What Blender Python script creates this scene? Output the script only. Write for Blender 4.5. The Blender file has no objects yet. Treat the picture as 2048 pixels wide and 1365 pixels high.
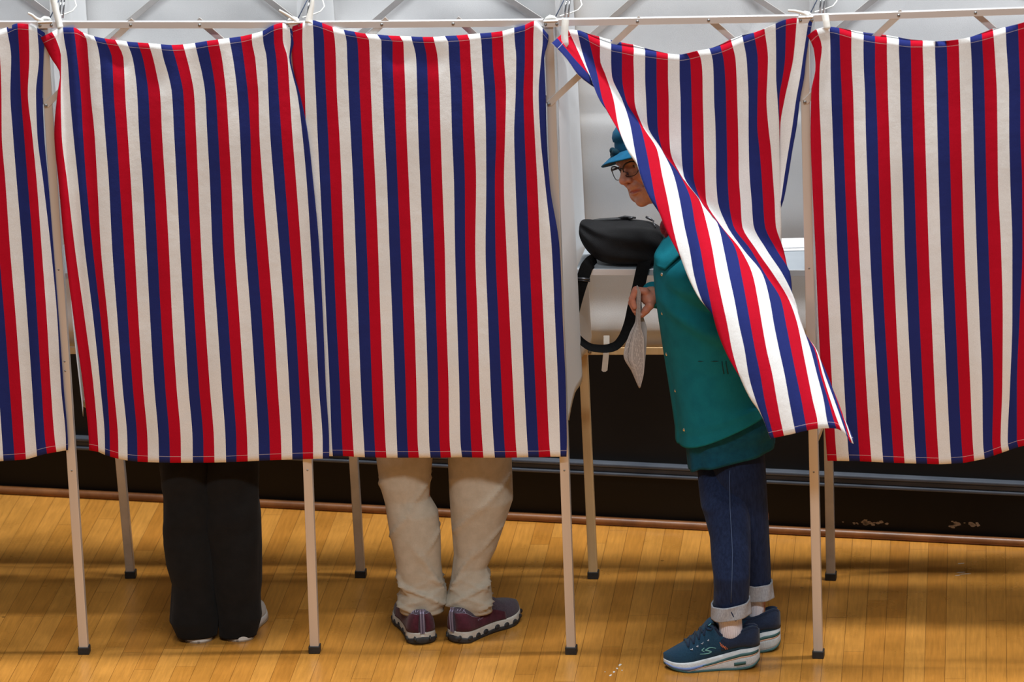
import bpy, bmesh, math, random
import numpy as np
from mathutils import Vector, Matrix
C = bpy.context.scene
random.seed(4); rng = np.random.default_rng(4)

# ------------------------------------------------------------------ camera
W, H = 2048, 1365
F = 9400.0; PITCH = math.radians(17.0); ROLL = math.radians(2.0)
CAM = np.array([0.0, -12.56, 4.75])
_f = np.array([0, math.cos(PITCH), -math.sin(PITCH)])
_u0 = np.array([0, math.sin(PITCH), math.cos(PITCH)])
_r0 = np.array([1.0, 0, 0])
_r = math.cos(ROLL)*_r0 - math.sin(ROLL)*_u0
_u = math.sin(ROLL)*_r0 + math.cos(ROLL)*_u0
cd = bpy.data.cameras.new('camera'); cam = bpy.data.objects.new('camera', cd); C.collection.objects.link(cam)
M = Matrix.Identity(4)
for i in range(3):
    M[i][0] = _r[i]; M[i][1] = _u[i]; M[i][2] = -_f[i]; M[i][3] = CAM[i]
cam.matrix_world = M
cd.sensor_width = 36; cd.lens = F*36/W; cd.clip_start = 0.5; cd.clip_end = 60
cd.dof.use_dof = True; cd.dof.focus_distance = 13.35; cd.dof.aperture_fstop = 4.5
C.camera = cam

# ------------------------------------------------------------------ world, lamps, exposure
wd = bpy.data.worlds.new('hall'); C.world = wd; wd.use_nodes = True
wd.node_tree.nodes['Background'].inputs[0].default_value = (0.93, 0.97, 1.0, 1)
wd.node_tree.nodes['Background'].inputs[1].default_value = 0.11
def area(name, loc, size, power, col, rot=(0,0,0)):
    l = bpy.data.lights.new(name, 'AREA'); l.shape = 'RECTANGLE'; l.size, l.size_y = size
    l.energy = power; l.color = col
    o = bpy.data.objects.new(name, l); C.collection.objects.link(o); o.location = loc; o.rotation_euler = rot
    o['kind'] = 'light'
    return o
area('ceiling_lamp', (0.6, -0.15, 7.2), (5.0, 0.20), 740, (0.97, 0.99, 1.0))
area('ceiling_lamp', (0.8, -7.3, 7.4), (7.0, 0.5), 510, (0.92, 0.97, 1.0), (math.radians(43),0,0))
C.view_settings.view_transform = 'Standard'; C.view_settings.look = 'None'
C.view_settings.gamma = 1.0; C.view_settings.exposure = -0.06; C.view_settings.use_curve_mapping = False

# ------------------------------------------------------------------ measuring helpers
def ray(px, py):
    return _f*F + _r*(px-W/2) - _u*(py-H/2)
def hit(px, py, p0, n):
    d = ray(px, py); p0 = np.asarray(p0, float); n = np.asarray(n, float)
    return CAM + d*(np.dot(p0-CAM, n)/np.dot(d, n))
def onz(px, py, z=0.0): return hit(px, py, (0,0,z), (0,0,1))
def ony(px, py, y): return hit(px, py, (0,y,0), (0,1,0))
def proj(p):
    v = np.asarray(p, float)-CAM; t = v@_f
    return (W/2+F*(v@_r)/t, H/2-F*(v@_u)/t)

# ------------------------------------------------------------------ object helpers
def link(o, parent=None):
    C.collection.objects.link(o)
    if parent is not None:
        o.parent = parent
    return o
def tag(o, label=None, cat=None, group=None, kind=None):
    if label: o['label'] = label
    if cat: o['category'] = cat
    if group: o['group'] = group
    if kind: o['kind'] = kind
    return o
def empty(name, loc, label, cat, group=None):
    o = bpy.data.objects.new(name, None); o.location = tuple(loc); o.empty_display_size = 0.05
    C.collection.objects.link(o); return tag(o, label, cat, group)
def wloc(o):
    p = np.zeros(3)
    while o is not None:
        p = p+np.array(o.location); o = o.parent
    return p
def mesh_obj(name, V, Fc, mat, parent=None, smooth=True, uv=None, uv2=None, col=None, origin=None):
    """V world coordinates; stored relative to the object's own origin."""
    V = np.asarray(V, float)
    if origin is None:
        if parent is None:
            mn, mx = V.min(0), V.max(0); origin = np.array([(mn[0]+mx[0])/2, (mn[1]+mx[1])/2, mn[2]])
        else: origin = wloc(parent)
    origin = np.asarray(origin, float)
    me = bpy.data.meshes.new(name)
    me.from_pydata([tuple(v) for v in (V-origin)], [], [tuple(int(i) for i in f) for f in Fc])
    me.update()
    if smooth: me.polygons.foreach_set('use_smooth', [True]*len(me.polygons))
    for nm, data in (('UVMap', uv), ('UV2', uv2)):
        if data is not None:
            l = me.uv_layers.new(name=nm)
            li = np.zeros(len(me.loops), int); me.loops.foreach_get('vertex_index', li)
            l.data.foreach_set('uv', np.asarray(data, float)[li].ravel())
    if col is not None:
        a = me.color_attributes.new('Col', 'FLOAT_COLOR', 'POINT')
        a.data.foreach_set('color', np.c_[np.asarray(col), np.ones(len(V))].ravel())
    if mat: 
        for m in (mat if isinstance(mat, (list, tuple)) else [mat]): me.materials.append(m)
    o = bpy.data.objects.new(name, me); link(o, parent)
    if parent is None: o.location = tuple(origin)
    else: o.location = tuple(origin-wloc(parent))
    return o
class MB:
    def __init__(s): s.V = []; s.F = []
    def add(s, V, Fc):
        b = len(s.V); s.V += [tuple(v) for v in V]; s.F += [tuple(int(i)+b for i in f) for f in Fc]; return s
    def box(s, c, ax, hs):
        """c centre; ax 3 unit vectors; hs half sizes"""
        c = np.asarray(c, float); A = [np.asarray(a, float)*h for a, h in zip(ax, hs)]
        V = [c+sx*A[0]+sy*A[1]+sz*A[2] for sz in (-1,1) for sy in (-1,1) for sx in (-1,1)]
        return s.add(V, [(0,2,3,1),(4,5,7,6),(0,1,5,4),(2,6,7,3),(0,4,6,2),(1,3,7,5)])
    def bar(s, p, q, side, w, t):
        """flat bar p->q; side = direction of width w; t thickness"""
        p = np.asarray(p, float); q = np.asarray(q, float); d = q-p; L = np.linalg.norm(d); d = d/L
        side = np.asarray(side, float); side = side-d*(side@d); side /= np.linalg.norm(side)
        n = np.cross(d, side)
        return s.box((p+q)/2, (d, side, n), (L/2, w/2, t/2))
    def tube(s, pts, r, n=8, caps=True):
        pts = np.asarray(pts, float); k = len(pts); r = np.broadcast_to(np.asarray(r, float), (k,))
        T = np.gradient(pts, axis=0); T /= np.linalg.norm(T, axis=1)[:,None]+1e-12
        ref = np.array([0,0,1.0]) if abs(T[0][2]) < .9 else np.array([0,1.0,0])
        V = []; u = np.cross(T[0], ref); u /= np.linalg.norm(u)
        for i in range(k):
            u = u-T[i]*(u@T[i]); u /= np.linalg.norm(u); v = np.cross(T[i], u)
            for j in range(n):
                a = 2*math.pi*j/n; V.append(pts[i]+r[i]*(u*math.cos(a)+v*math.sin(a)))
        Fc = [(i*n+j, i*n+(j+1)%n, (i+1)*n+(j+1)%n, (i+1)*n+j) for i in range(k-1) for j in range(n)]
        if caps: Fc += [tuple(range(n-1,-1,-1)), tuple(range((k-1)*n, k*n))]
        return s.add(V, Fc)
    def ell(s, c, r, ax=None, nu=14, nv=9):
        ax = np.eye(3) if ax is None else np.asarray(ax, float); V = []
        for i in range(nv+1):
            p = math.pi*i/nv
            for j in range(nu):
                t = 2*math.pi*j/nu
                q = np.array([r[0]*math.sin(p)*math.cos(t), r[1]*math.sin(p)*math.sin(t), r[2]*math.cos(p)])
                V.append(np.asarray(c)+q@ax)
        Fc = [(i*nu+j, (i+1)*nu+j, (i+1)*nu+(j+1)%nu, i*nu+(j+1)%nu) for i in range(nv) for j in range(nu)]
        return s.add(V, Fc)
    def strip(s, pts, wvec, t, nrm):
        """ribbon: pts centreline, wvec half-width vectors, thickness t along nrm"""
        pts = np.asarray(pts, float); k = len(pts); wv = np.broadcast_to(np.asarray(wvec, float), (k,3)); nr = np.broadcast_to(np.asarray(nrm, float), (k,3))
        V = []
        for i in range(k):
            V += [pts[i]-wv[i]-nr[i]*t/2, pts[i]+wv[i]-nr[i]*t/2, pts[i]+wv[i]+nr[i]*t/2, pts[i]-wv[i]+nr[i]*t/2]
        Fc = [(i*4+j, i*4+(j+1)%4, (i+1)*4+(j+1)%4, (i+1)*4+j) for i in range(k-1) for j in range(4)]
        Fc += [(3,2,1,0), tuple((k-1)*4+j for j in range(4))]
        return s.add(V, Fc)
    def build(s, name, mat, parent=None, smooth=False, bevel=0):
        o = mesh_obj(name, s.V, s.F, mat, parent, smooth)
        bm = bmesh.new(); bm.from_mesh(o.data); bmesh.ops.recalc_face_normals(bm, faces=bm.faces); bm.to_mesh(o.data); bm.free()
        if bevel:
            m = o.modifiers.new('b', 'BEVEL'); m.width = bevel; m.segments = 2; m.limit_method = 'ANGLE'
        return o
def grid_faces(nr, nc, wrap=False):
    return [(i*nc+j, i*nc+(j+1)%nc, (i+1)*nc+(j+1)%nc, (i+1)*nc+j) for i in range(nr-1) for j in range(nc if wrap else nc-1)]
def loft(rings, caps=True):
    rings = np.asarray(rings); k, n, _ = rings.shape
    V = rings.reshape(-1, 3); Fc = grid_faces(k, n, True)
    if caps: Fc = Fc+[tuple(range(n-1,-1,-1)), tuple(range((k-1)*n, k*n))]
    return V, Fc
def fixn(o):
    bm = bmesh.new(); bm.from_mesh(o.data); bmesh.ops.recalc_face_normals(bm, faces=bm.faces); bm.to_mesh(o.data); bm.free(); return o
def solid(o, t, off=0.0):
    m = o.modifiers.new('s', 'SOLIDIFY'); m.thickness = t; m.offset = off; return o
def pchip(x, y, xq):
    x = np.asarray(x, float); y = np.asarray(y, float); xq = np.clip(np.asarray(xq, float), x[0], x[-1])
    h = np.diff(x); d = np.diff(y)/h; m = np.zeros(len(x))
    for i in range(1, len(x)-1):
        if d[i-1]*d[i] > 0:
            w1 = 2*h[i]+h[i-1]; w2 = h[i]+2*h[i-1]; m[i] = (w1+w2)/(w1/d[i-1]+w2/d[i])
    m[0], m[-1] = d[0], d[-1]
    k = np.clip(np.searchsorted(x, xq)-1, 0, len(h)-1); t = (xq-x[k])/h[k]
    return ((1+2*t)*(1-t)**2*y[k]+t*(1-t)**2*h[k]*m[k]+t*t*(3-2*t)*y[k+1]+t*t*(t-1)*h[k]*m[k+1])
def sstep(a, b, x):
    t = np.clip((np.asarray(x, float)-a)/(b-a), 0, 1); return t*t*(3-2*t)
def wob(x, y, s, seed=0):
    """cheap smooth noise, about -1..1"""
    r = np.random.default_rng(seed); o = 0
    for i in range(5):
        k = r.normal(size=2)/s; o = o+np.sin(x*k[0]+y*k[1]+r.uniform(0, 6.28))
    return o/3.0

# ------------------------------------------------------------------ signed distance modelling (bodies, heads, hands, hat, bag)
def sd_cap(P, a, b, r1, r2=None):
    r2 = r1 if r2 is None else r2
    a = np.asarray(a, float); b = np.asarray(b, float); d = b-a
    t = np.clip(((P-a)@d)/(d@d+1e-12), 0, 1)
    return np.linalg.norm(P-a-t[...,None]*d, axis=-1)-(r1+(r2-r1)*t)
def sd_ell(P, c, r, R=None):
    q = P-np.asarray(c, float)
    if R is not None: q = q@np.asarray(R, float).T
    r = np.asarray(r, float); k0 = np.linalg.norm(q/r, axis=-1); k1 = np.linalg.norm(q/(r*r), axis=-1)
    return k0*(k0-1)/(k1+1e-9)
def smin(a, b, k):
    h = np.clip(.5+.5*(b-a)/k, 0, 1); return b*(1-h)+a*h-k*h*(1-h)
def ssub(a, b, k):      # a minus b
    h = np.clip(.5-.5*(a+b)/k, 0, 1); return a*(1-h)-b*h+k*h*(1-h)
def polygonise(fn, lo, hi, h):
    lo = np.asarray(lo, float); hi = np.asarray(hi, float)
    n = np.ceil((hi-lo)/h).astype(int)+1
    ax = [lo[i]+h*np.arange(n[i]) for i in range(3)]
    D = np.empty(n, np.float32)
    YY, ZZ = np.meshgrid(ax[1], ax[2], indexing='ij')
    for i0 in range(0, n[0], 12):
        xs = ax[0][i0:i0+12]
        P = np.empty((len(xs), n[1], n[2], 3)); P[...,0] = xs[:,None,None]; P[...,1] = YY; P[...,2] = ZZ
        D[i0:i0+12] = fn(P)
    S = D < 0
    acc = np.zeros(tuple(n-1)+(3,), np.float32); cnt = np.zeros(tuple(n-1), np.float32)
    offs = [(a,b,c) for a in (0,1) for b in (0,1) for c in (0,1)]
    def sl(o): return tuple(slice(o[i], n[i]-1+o[i]) for i in range(3))
    for o in offs:
        for axi in range(3):
            if o[axi]: continue
            p = list(o); p[axi] = 1
            a, b = D[sl(o)], D[sl(p)]; m = (a < 0) != (b < 0)
            t = np.where(m, a/np.where(m, a-b, 1), 0)
            for i in range(3): acc[...,i] += np.where(m, o[i]+(t if i == axi else 0), 0)
            cnt += m
    act = cnt > 0; idx = -np.ones(tuple(n-1), int); idx[act] = np.arange(act.sum())
    base = np.argwhere(act); V = lo+h*(base+acc[act]/cnt[act][:,None])
    Q = []
    for axi in range(3):
        b1, b2 = (axi+1)%3, (axi+2)%3
        a = S[tuple(slice(0, n[i]-1) if i == axi else slice(1, n[i]-1) for i in range(3))]
        b = S[tuple(slice(1, n[i]) if i == axi else slice(1, n[i]-1) for i in range(3))]
        w = np.argwhere(a != b); sgn = a[a != b]
        w[:, b1] += 1; w[:, b2] += 1
        def g(d1, d2):
            q = w.copy(); q[:, b1] -= d1; q[:, b2] -= d2; return idx[q[:,0], q[:,1], q[:,2]]
        q = np.stack([g(1,1), g(0,1), g(0,0), g(1,0)], 1)
        q[~sgn] = q[~sgn][:, ::-1]; Q.append(q)
    Q = np.concatenate(Q); Q = Q[(Q >= 0).all(1)]
    return V, Q

# ------------------------------------------------------------------ materials
def mat(name, col, rough=.6, metal=0, spec=.5, sheen=0, coat=0):
    m = bpy.data.materials.new(name); m.use_nodes = True; b = m.node_tree.nodes['Principled BSDF']
    b.inputs['Base Color'].default_value = (*col, 1); b.inputs['Roughness'].default_value = rough
    b.inputs['Metallic'].default_value = metal; b.inputs['Specular IOR Level'].default_value = spec
    b.inputs['Sheen Weight'].default_value = sheen; b.inputs['Coat Weight'].default_value = coat
    return m
def N(m, typ, **kw):
    n = m.node_tree.nodes.new(typ)
    for k, v in kw.items():
        if k.startswith('i_'): n.inputs[int(k[2:]) if k[2:].isdigit() else k[2:]].default_value = v
        else: setattr(n, k, v)
    return n
def L(m, a, b): m.node_tree.links.new(a, b)
def noise_mat(name, c1, c2, scale=8, rough=.6, metal=0, bump=0, bscale=None, sheen=0, spec=.5, stretch=None, detail=4, fac=None):
    m = mat(name, c1, rough, metal, spec, sheen); b = m.node_tree.nodes['Principled BSDF']
    tc = N(m, 'ShaderNodeTexCoord'); mp = N(m, 'ShaderNodeMapping')
    if stretch: mp.inputs['Scale'].default_value = stretch
    L(m, tc.outputs['Object'], mp.inputs[0])
    n = N(m, 'ShaderNodeTexNoise', i_Scale=scale, i_Detail=detail, i_Roughness=.6); L(m, mp.outputs[0], n.inputs['Vector'])
    r = N(m, 'ShaderNodeValToRGB'); r.color_ramp.elements[0].color = (*c1, 1); r.color_ramp.elements[1].color = (*c2, 1)
    r.color_ramp.elements[0].position = .35; r.color_ramp.elements[1].position = .65
    L(m, n.outputs[0], r.inputs[0]); L(m, r.outputs[0], b.inputs['Base Color'])
    if bump:
        n2 = N(m, 'ShaderNodeTexNoise', i_Scale=bscale or scale*6, i_Detail=3); L(m, mp.outputs[0], n2.inputs['Vector'])
        bp = N(m, 'ShaderNodeBump', i_Strength=bump, i_Distance=.002); L(m, n2.outputs[0], bp.inputs['Height']); L(m, bp.outputs[0], b.inputs['Normal'])
    return m
MT = {}
MT['alu'] = noise_mat('satin_aluminium', (.66,.62,.58), (.74,.70,.66), 20, rough=.42, metal=.55, spec=.6, stretch=(1,1,.05))
MT['bar'] = noise_mat('bright_aluminium', (.74,.73,.74), (.82,.81,.82), 15, rough=.28, metal=.45, stretch=(.05,1,1))
MT['alu2'] = noise_mat('dull_aluminium', (.55,.54,.52), (.65,.63,.61), 15, rough=.45, metal=.7)
MT['maple'] = noise_mat('pale_wood', (.62,.42,.20), (.72,.50,.26), 30, rough=.5, stretch=(1,1,.06))
MT['bolt'] = mat('bolt_steel', (.30,.29,.28), .35, .9)
MT['rubber'] = noise_mat('black_rubber', (.010,.010,.011), (.02,.02,.02), 30, rough=.6, bump=.3)
MT['liner'] = noise_mat('white_liner_cloth', (.70,.71,.72), (.78,.78,.78), 2.2, rough=.9, bump=.25, bscale=700, sheen=.1)
MT['tie'] = noise_mat('white_cotton_tape', (.80,.79,.74), (.86,.85,.80), 40, rough=.9, bump=.3, bscale=900)
MT['shelf'] = noise_mat('grey_laminate', (.36,.40,.44), (.42,.46,.50), 6, rough=.45)
MT['paper'] = noise_mat('white_paper', (.80,.81,.83), (.86,.87,.88), 30, rough=.8)
# striped cotton
def stripes():
    m = mat('striped_cotton', (1,1,1), .95, 0, .12, 0); b = m.node_tree.nodes['Principled BSDF']
    uv = N(m, 'ShaderNodeUVMap', uv_map='UVMap'); sp = N(m, 'ShaderNodeSeparateXYZ'); L(m, uv.outputs[0], sp.inputs[0])
    md = N(m, 'ShaderNodeMath', operation='MODULO', i_1=3.0); L(m, sp.outputs[0], md.inputs[0])
    dv = N(m, 'ShaderNodeMath', operation='DIVIDE', i_1=3.0); L(m, md.outputs[0], dv.inputs[0])
    r = N(m, 'ShaderNodeValToRGB'); cr = r.color_ramp; cr.interpolation = 'CONSTANT'
    cr.elements[0].position = 0; cr.elements[0].color = (.80,.805,.80,1)
    cr.elements[1].position = 1/3; cr.elements[1].color = (.018,.027,.150,1)
    e = cr.elements.new(2/3); e.color = (.48,.004,.020,1)
    L(m, dv.outputs[0], r.inputs[0])
    tc = N(m, 'ShaderNodeTexCoord')
    nz = N(m, 'ShaderNodeTexNoise', i_Scale=420, i_Detail=2); L(m, tc.outputs['Object'], nz.inputs['Vector'])
    nb = N(m, 'ShaderNodeTexNoise', i_Scale=5, i_Detail=3); L(m, tc.outputs['Object'], nb.inputs['Vector'])
    ad = N(m, 'ShaderNodeMath', operation='ADD'); L(m, nz.outputs[0], ad.inputs[0]); L(m, nb.outputs[0], ad.inputs[1])
    mr = N(m, 'ShaderNodeMapRange', i_1=.6, i_2=1.4, i_3=.86, i_4=1.10); L(m, ad.outputs[0], mr.inputs[0])
    vm = N(m, 'ShaderNodeVectorMath', operation='SCALE'); L(m, r.outputs[0], vm.inputs[0]); L(m, mr.outputs[0], vm.inputs['Scale'])
    # stitched hem line: second UV holds distance (mm) from top and bottom edge
    u2 = N(m, 'ShaderNodeUVMap', uv_map='UV2'); s2 = N(m, 'ShaderNodeSeparateXYZ'); L(m, u2.outputs[0], s2.inputs[0])
    outs = []
    for k, dist in ((0, 16.0), (1, 18.0)):
        a = N(m, 'ShaderNodeMath', operation='SUBTRACT', i_1=dist); L(m, s2.outputs[k], a.inputs[0])
        c = N(m, 'ShaderNodeMath', operation='ABSOLUTE'); L(m, a.outputs[0], c.inputs[0])
        d = N(m, 'ShaderNodeMath', operation='LESS_THAN', i_1=.75); L(m, c.outputs[0], d.inputs[0]); outs.append(d)
    mx = N(m, 'ShaderNodeMath', operation='MAXIMUM'); L(m, outs[0].outputs[0], mx.inputs[0]); L(m, outs[1].outputs[0], mx.inputs[1])
    m5 = N(m, 'ShaderNodeMath', operation='MULTIPLY', i_1=.45); L(m, mx.outputs[0], m5.inputs[0])
    mix = N(m, 'ShaderNodeMix', data_type='RGBA'); L(m, m5.outputs[0], mix.inputs[0]); L(m, vm.outputs[0], mix.inputs[6]); mix.inputs[7].default_value = (.72,.62,.6,1)
    L(m, mix.outputs[2], b.inputs['Base Color'])
    bp = N(m, 'ShaderNodeBump', i_Strength=.25, i_Distance=.0008); L(m, nz.outputs[0], bp.inputs['Height'])
    bp2 = N(m, 'ShaderNodeBump', i_Strength=.35, i_Distance=.012); nw = N(m, 'ShaderNodeTexNoise', i_Scale=9, i_Detail=4); L(m, tc.outputs['Object'], nw.inputs['Vector'])
    L(m, nw.outputs[0], bp2.inputs['Height']); L(m, bp.outputs[0], bp2.inputs['Normal']); L(m, bp2.outputs[0], b.inputs['Normal'])
    return m
MT['stripe'] = stripes()

# ------------------------------------------------------------------ the hall: floor and rear wall
d0 = onz(31,1169); d1 = onz(111,1029); BD = d1-d0; BANG = math.atan2(BD[1], BD[0])
def floor_mat():
    m = mat('maple_floor', (.6,.35,.1), .30, 0, .5); b = m.node_tree.nodes['Principled BSDF']
    tc = N(m, 'ShaderNodeTexCoord'); mp = N(m, 'ShaderNodeMapping'); mp.inputs['Rotation'].default_value = (0,0,-BANG); L(m, tc.outputs['Object'], mp.inputs[0])
    sp = N(m, 'ShaderNodeSeparateXYZ'); L(m, mp.outputs[0], sp.inputs[0])
    def mth(op, a, b_=None):
        n = N(m, 'ShaderNodeMath', operation=op)
        for i, v in enumerate((a, b_)):
            if v is None: continue
            if isinstance(v, (int, float)): n.inputs[i].default_value = v
            else: L(m, v, n.inputs[i])
        return n.outputs[0]
    ry = mth('DIVIDE', sp.outputs[1], .0572); row = mth('FLOOR', ry); fy = mth('SUBTRACT', ry, row)
    wn = N(m, 'ShaderNodeTexWhiteNoise', noise_dimensions='1D'); L(m, row, wn.inputs['W'])
    rx = mth('ADD', mth('DIVIDE', sp.outputs[0], 1.15), mth('MULTIPLY', wn.outputs[0], 7.3)); cx = mth('FLOOR', rx); fx = mth('SUBTRACT', rx, cx)
    cb = N(m, 'ShaderNodeCombineXYZ'); L(m, row, cb.inputs[0]); L(m, cx, cb.inputs[1])
    w2 = N(m, 'ShaderNodeTexWhiteNoise', noise_dimensions='2D'); L(m, cb.outputs[0], w2.inputs['Vector'])
    gy = mth('LESS_THAN', fy, .028); gx = mth('LESS_THAN', fx, .0016); gap = mth('MAXIMUM', gy, gx)
    r = N(m, 'ShaderNodeValToRGB'); cr = r.color_ramp
    cr.elements[0].color = (.46,.185,.028,1); cr.elements[1].color = (.57,.255,.048,1)
    e = cr.elements.new(.5); e.color = (.515,.220,.037,1)
    L(m, w2.outputs[0], r.inputs[0])
    gr = N(m, 'ShaderNodeTexNoise', i_Scale=3.0, i_Detail=6, i_Roughness=.65); mp2 = N(m, 'ShaderNodeMapping'); mp2.inputs['Scale'].default_value = (2.5,40,1); L(m, mp.outputs[0], mp2.inputs[0]); L(m, mp2.outputs[0], gr.inputs['Vector'])
    st = N(m, 'ShaderNodeTexNoise', i_Scale=3.5, i_Detail=5, i_Roughness=.6); L(m, mp.outputs[0], st.inputs['Vector'])
    k1 = N(m, 'ShaderNodeMapRange', i_1=.3, i_2=.7, i_3=.80, i_4=1.12); L(m, gr.outputs[0], k1.inputs[0])
    k2 = N(m, 'ShaderNodeMapRange', i_1=.3, i_2=.7, i_3=.80, i_4=1.12); L(m, st.outputs[0], k2.inputs[0])
    kk = mth('MULTIPLY', k1.outputs[0], k2.outputs[0])
    # small dark scuffs
    sc = N(m, 'ShaderNodeTexVoronoi', i_Scale=6.0); L(m, mp.outputs[0], sc.inputs['Vector'])
    sd = mth('GREATER_THAN', sc.outputs['Distance'], .035); sd2 = mth('ADD', mth('MULTIPLY', sd, .5), .5); kk = mth('MULTIPLY', kk, sd2)
    vm = N(m, 'ShaderNodeVectorMath', operation='SCALE'); L(m, r.outputs[0], vm.inputs[0]); L(m, kk, vm.inputs['Scale'])
    mix = N(m, 'ShaderNodeMix', data_type='RGBA'); L(m, mth('MULTIPLY', gap, .62), mix.inputs[0]); L(m, vm.outputs[0], mix.inputs[6]); mix.inputs[7].default_value = (.07,.025,.006,1)
    L(m, mix.outputs[2], b.inputs['Base Color'])
    rr = N(m, 'ShaderNodeMapRange', i_1=.3, i_2=.7, i_3=.22, i_4=.40); L(m, st.outputs[0], rr.inputs[0]); L(m, rr.outputs[0], b.inputs['Roughness'])
    bp = N(m, 'ShaderNodeBump', i_Strength=.25, i_Distance=.0015); L(m, mth('MULTIPLY', gap, -1.0), bp.inputs['Height']); L(m, bp.outputs[0], b.inputs['Normal'])
    return m
fl = mesh_obj('floor', [(-9,-11,0),(9,-11,0),(9,4,0),(-9,4,0),(-9,-11,-.05),(9,-11,-.05),(9,4,-.05),(-9,4,-.05)],
              [(0,1,2,3),(4,7,6,5),(0,4,5,1),(1,5,6,2),(2,6,7,3),(3,7,4,0)], floor_mat(), smooth=False, origin=(0,0,0)); tag(fl, kind='structure')
# rear wall: painted black, slightly angled to the row of booths
w0 = onz(0, 986); w1 = onz(2048, 1092); WD = (w1-w0); WD[2] = 0; WD /= np.linalg.norm(WD); WN = np.array([WD[1], -WD[0], 0.0])   # towards camera
if WN[1] > 0: WN = -WN
def wp(t, out, z): return w0+WD*t+WN*out+np.array([0,0,z])
WL = np.linalg.norm(w1-w0)
def wall_mat():
    m = noise_mat('black_wall_paint', (.0042,.0036,.0034), (.0070,.0060,.0055), 3, rough=.55, spec=.3, bump=.15, bscale=60)
    b = m.node_tree.nodes['Principled BSDF']; src = b.inputs['Base Color'].links[0].from_socket
    tc = N(m, 'ShaderNodeTexCoord'); sm = N(m, 'ShaderNodeTexNoise', i_Scale=6, i_Detail=8, i_Roughness=.7); L(m, tc.outputs['Object'], sm.inputs['Vector'])
    r = N(m, 'ShaderNodeMapRange', i_1=.66, i_2=.80, i_3=0, i_4=.25); L(m, sm.outputs[0], r.inputs[0])
    mx = N(m, 'ShaderNodeMix', data_type='RGBA'); L(m, r.outputs[0], mx.inputs[0]); L(m, src, mx.inputs[6]); mx.inputs[7].default_value = (.12,.10,.09,1); L(m, mx.outputs[2], b.inputs['Base Color'])
    return m
mb = MB(); mb.box(wp(WL/2, -.06, 1.75), (WD, WN, (0,0,1)), (WL/2+3, .05, 1.75)); o = mb.build('wall_back', wall_mat()); tag(o, kind='structure')
zl = (ony(1060, 1048, (wp(1.6,0,0))[1])[2], hit(1060, 929, wp(0,.03,0), WN)[2])[1]
mb = MB()
for (z, hh, out) in ((zl+.004,.0055,.020), (zl-.011,.008,.014), (zl-.024,.005,.022)):
    mb.box(wp(WL/2, out/2-.01, z), (WD, WN, (0,0,1)), (WL/2+3, out/2+.01, hh))
o = mb.build('trim_1', noise_mat('slate_paint', (.060,.070,.088), (.090,.10,.12), 8, rough=.28, bump=.2), bevel=.003); tag(o, kind='structure')
mb = MB(); mb.tube([wp(t, .006, .011) for t in np.linspace(-3, WL+3, 40)], .0135, 10)
o = mb.build('baseboard_back', noise_mat('stained_quarter_round', (.13,.045,.013), (.25,.095,.028), 9, rough=.38, bump=.2), smooth=True); tag(o, kind='structure')
# worn paint patches along the foot of the wall
mb = MB(); r_ = random.Random(9)
for (cx_, cy_, n_, sx_) in ((1735,1046,22,46),(1905,1050,6,10),(1945,1050,7,22)):
    for k in range(n_):
        p = hit(cx_+r_.gauss(0, sx_*.5), cy_+r_.gauss(0,3.0), wp(0,-.0095,0), WN); rr = r_.uniform(.002,.0075)
        a = np.linspace(0, 2*math.pi, 9)[:-1]; q = [p+WD*math.cos(t)*rr*r_.uniform(.7,1.7)+np.array([0,0,1])*math.sin(t)*rr*r_.uniform(.5,.9) for t in a]
        mb.add([v+WN*.0008 for v in q]+[v for v in q], [tuple(range(8))]+[(i, (i+1)%8, 8+(i+1)%8, 8+i) for i in range(8)])
o = mb.build('trim_2', noise_mat('bare_plaster', (.34,.29,.23), (.55,.47,.38), 60, rough=.8)); tag(o, kind='structure')

# white scuffs and flecks stuck on the floor boards
mb = MB(); r_ = random.Random(3)
def fleck(px, py, lx, ly, ang=0):
    p = onz(px, py); n_ = 7; q = []
    for t in np.linspace(0, 2*math.pi, n_+1)[:-1]:
        x_, y_ = lx*math.cos(t)*r_.uniform(.7,1.1), ly*math.sin(t)*r_.uniform(.7,1.1); q.append(p+np.array([x_*math.cos(ang)-y_*math.sin(ang), x_*math.sin(ang)+y_*math.cos(ang), 0]))
    mb.add([v+Z_*.0008 for v in q]+[v+Z_*.0001 for v in q], [tuple(range(n_))]+[(i, n_+i, n_+(i+1)%n_, (i+1)%n_) for i in range(n_)])
Z_ = np.array([0,0,1.0])
for px, py, lx, ly, an in ((1922,1128,.013,.0022,.1),(1922,1146,.014,.0018,.05),(1930,1149,.018,.0018,.1),(1915,1152,.009,.0015,.1),(1240,1331,.004,.010,-.3),(1234,1338,.003,.006,.2),(1228,1345,.004,.007,-.2),(1221,1352,.0035,.008,-.4),(1244,1342,.002,.004,0),(1210,1345,.002,.003,0)):
    fleck(px, py, lx, ly, an)
o = mb.build('floor_scuffs', noise_mat('dried_white_paint', (.60,.56,.50), (.72,.68,.62), 60, rough=.8), fl); tag(o, kind='stuff')

# ------------------------------------------------------------------ booth frame: measured feet of the front and rear legs
Z = np.array([0,0,1.0])
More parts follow.
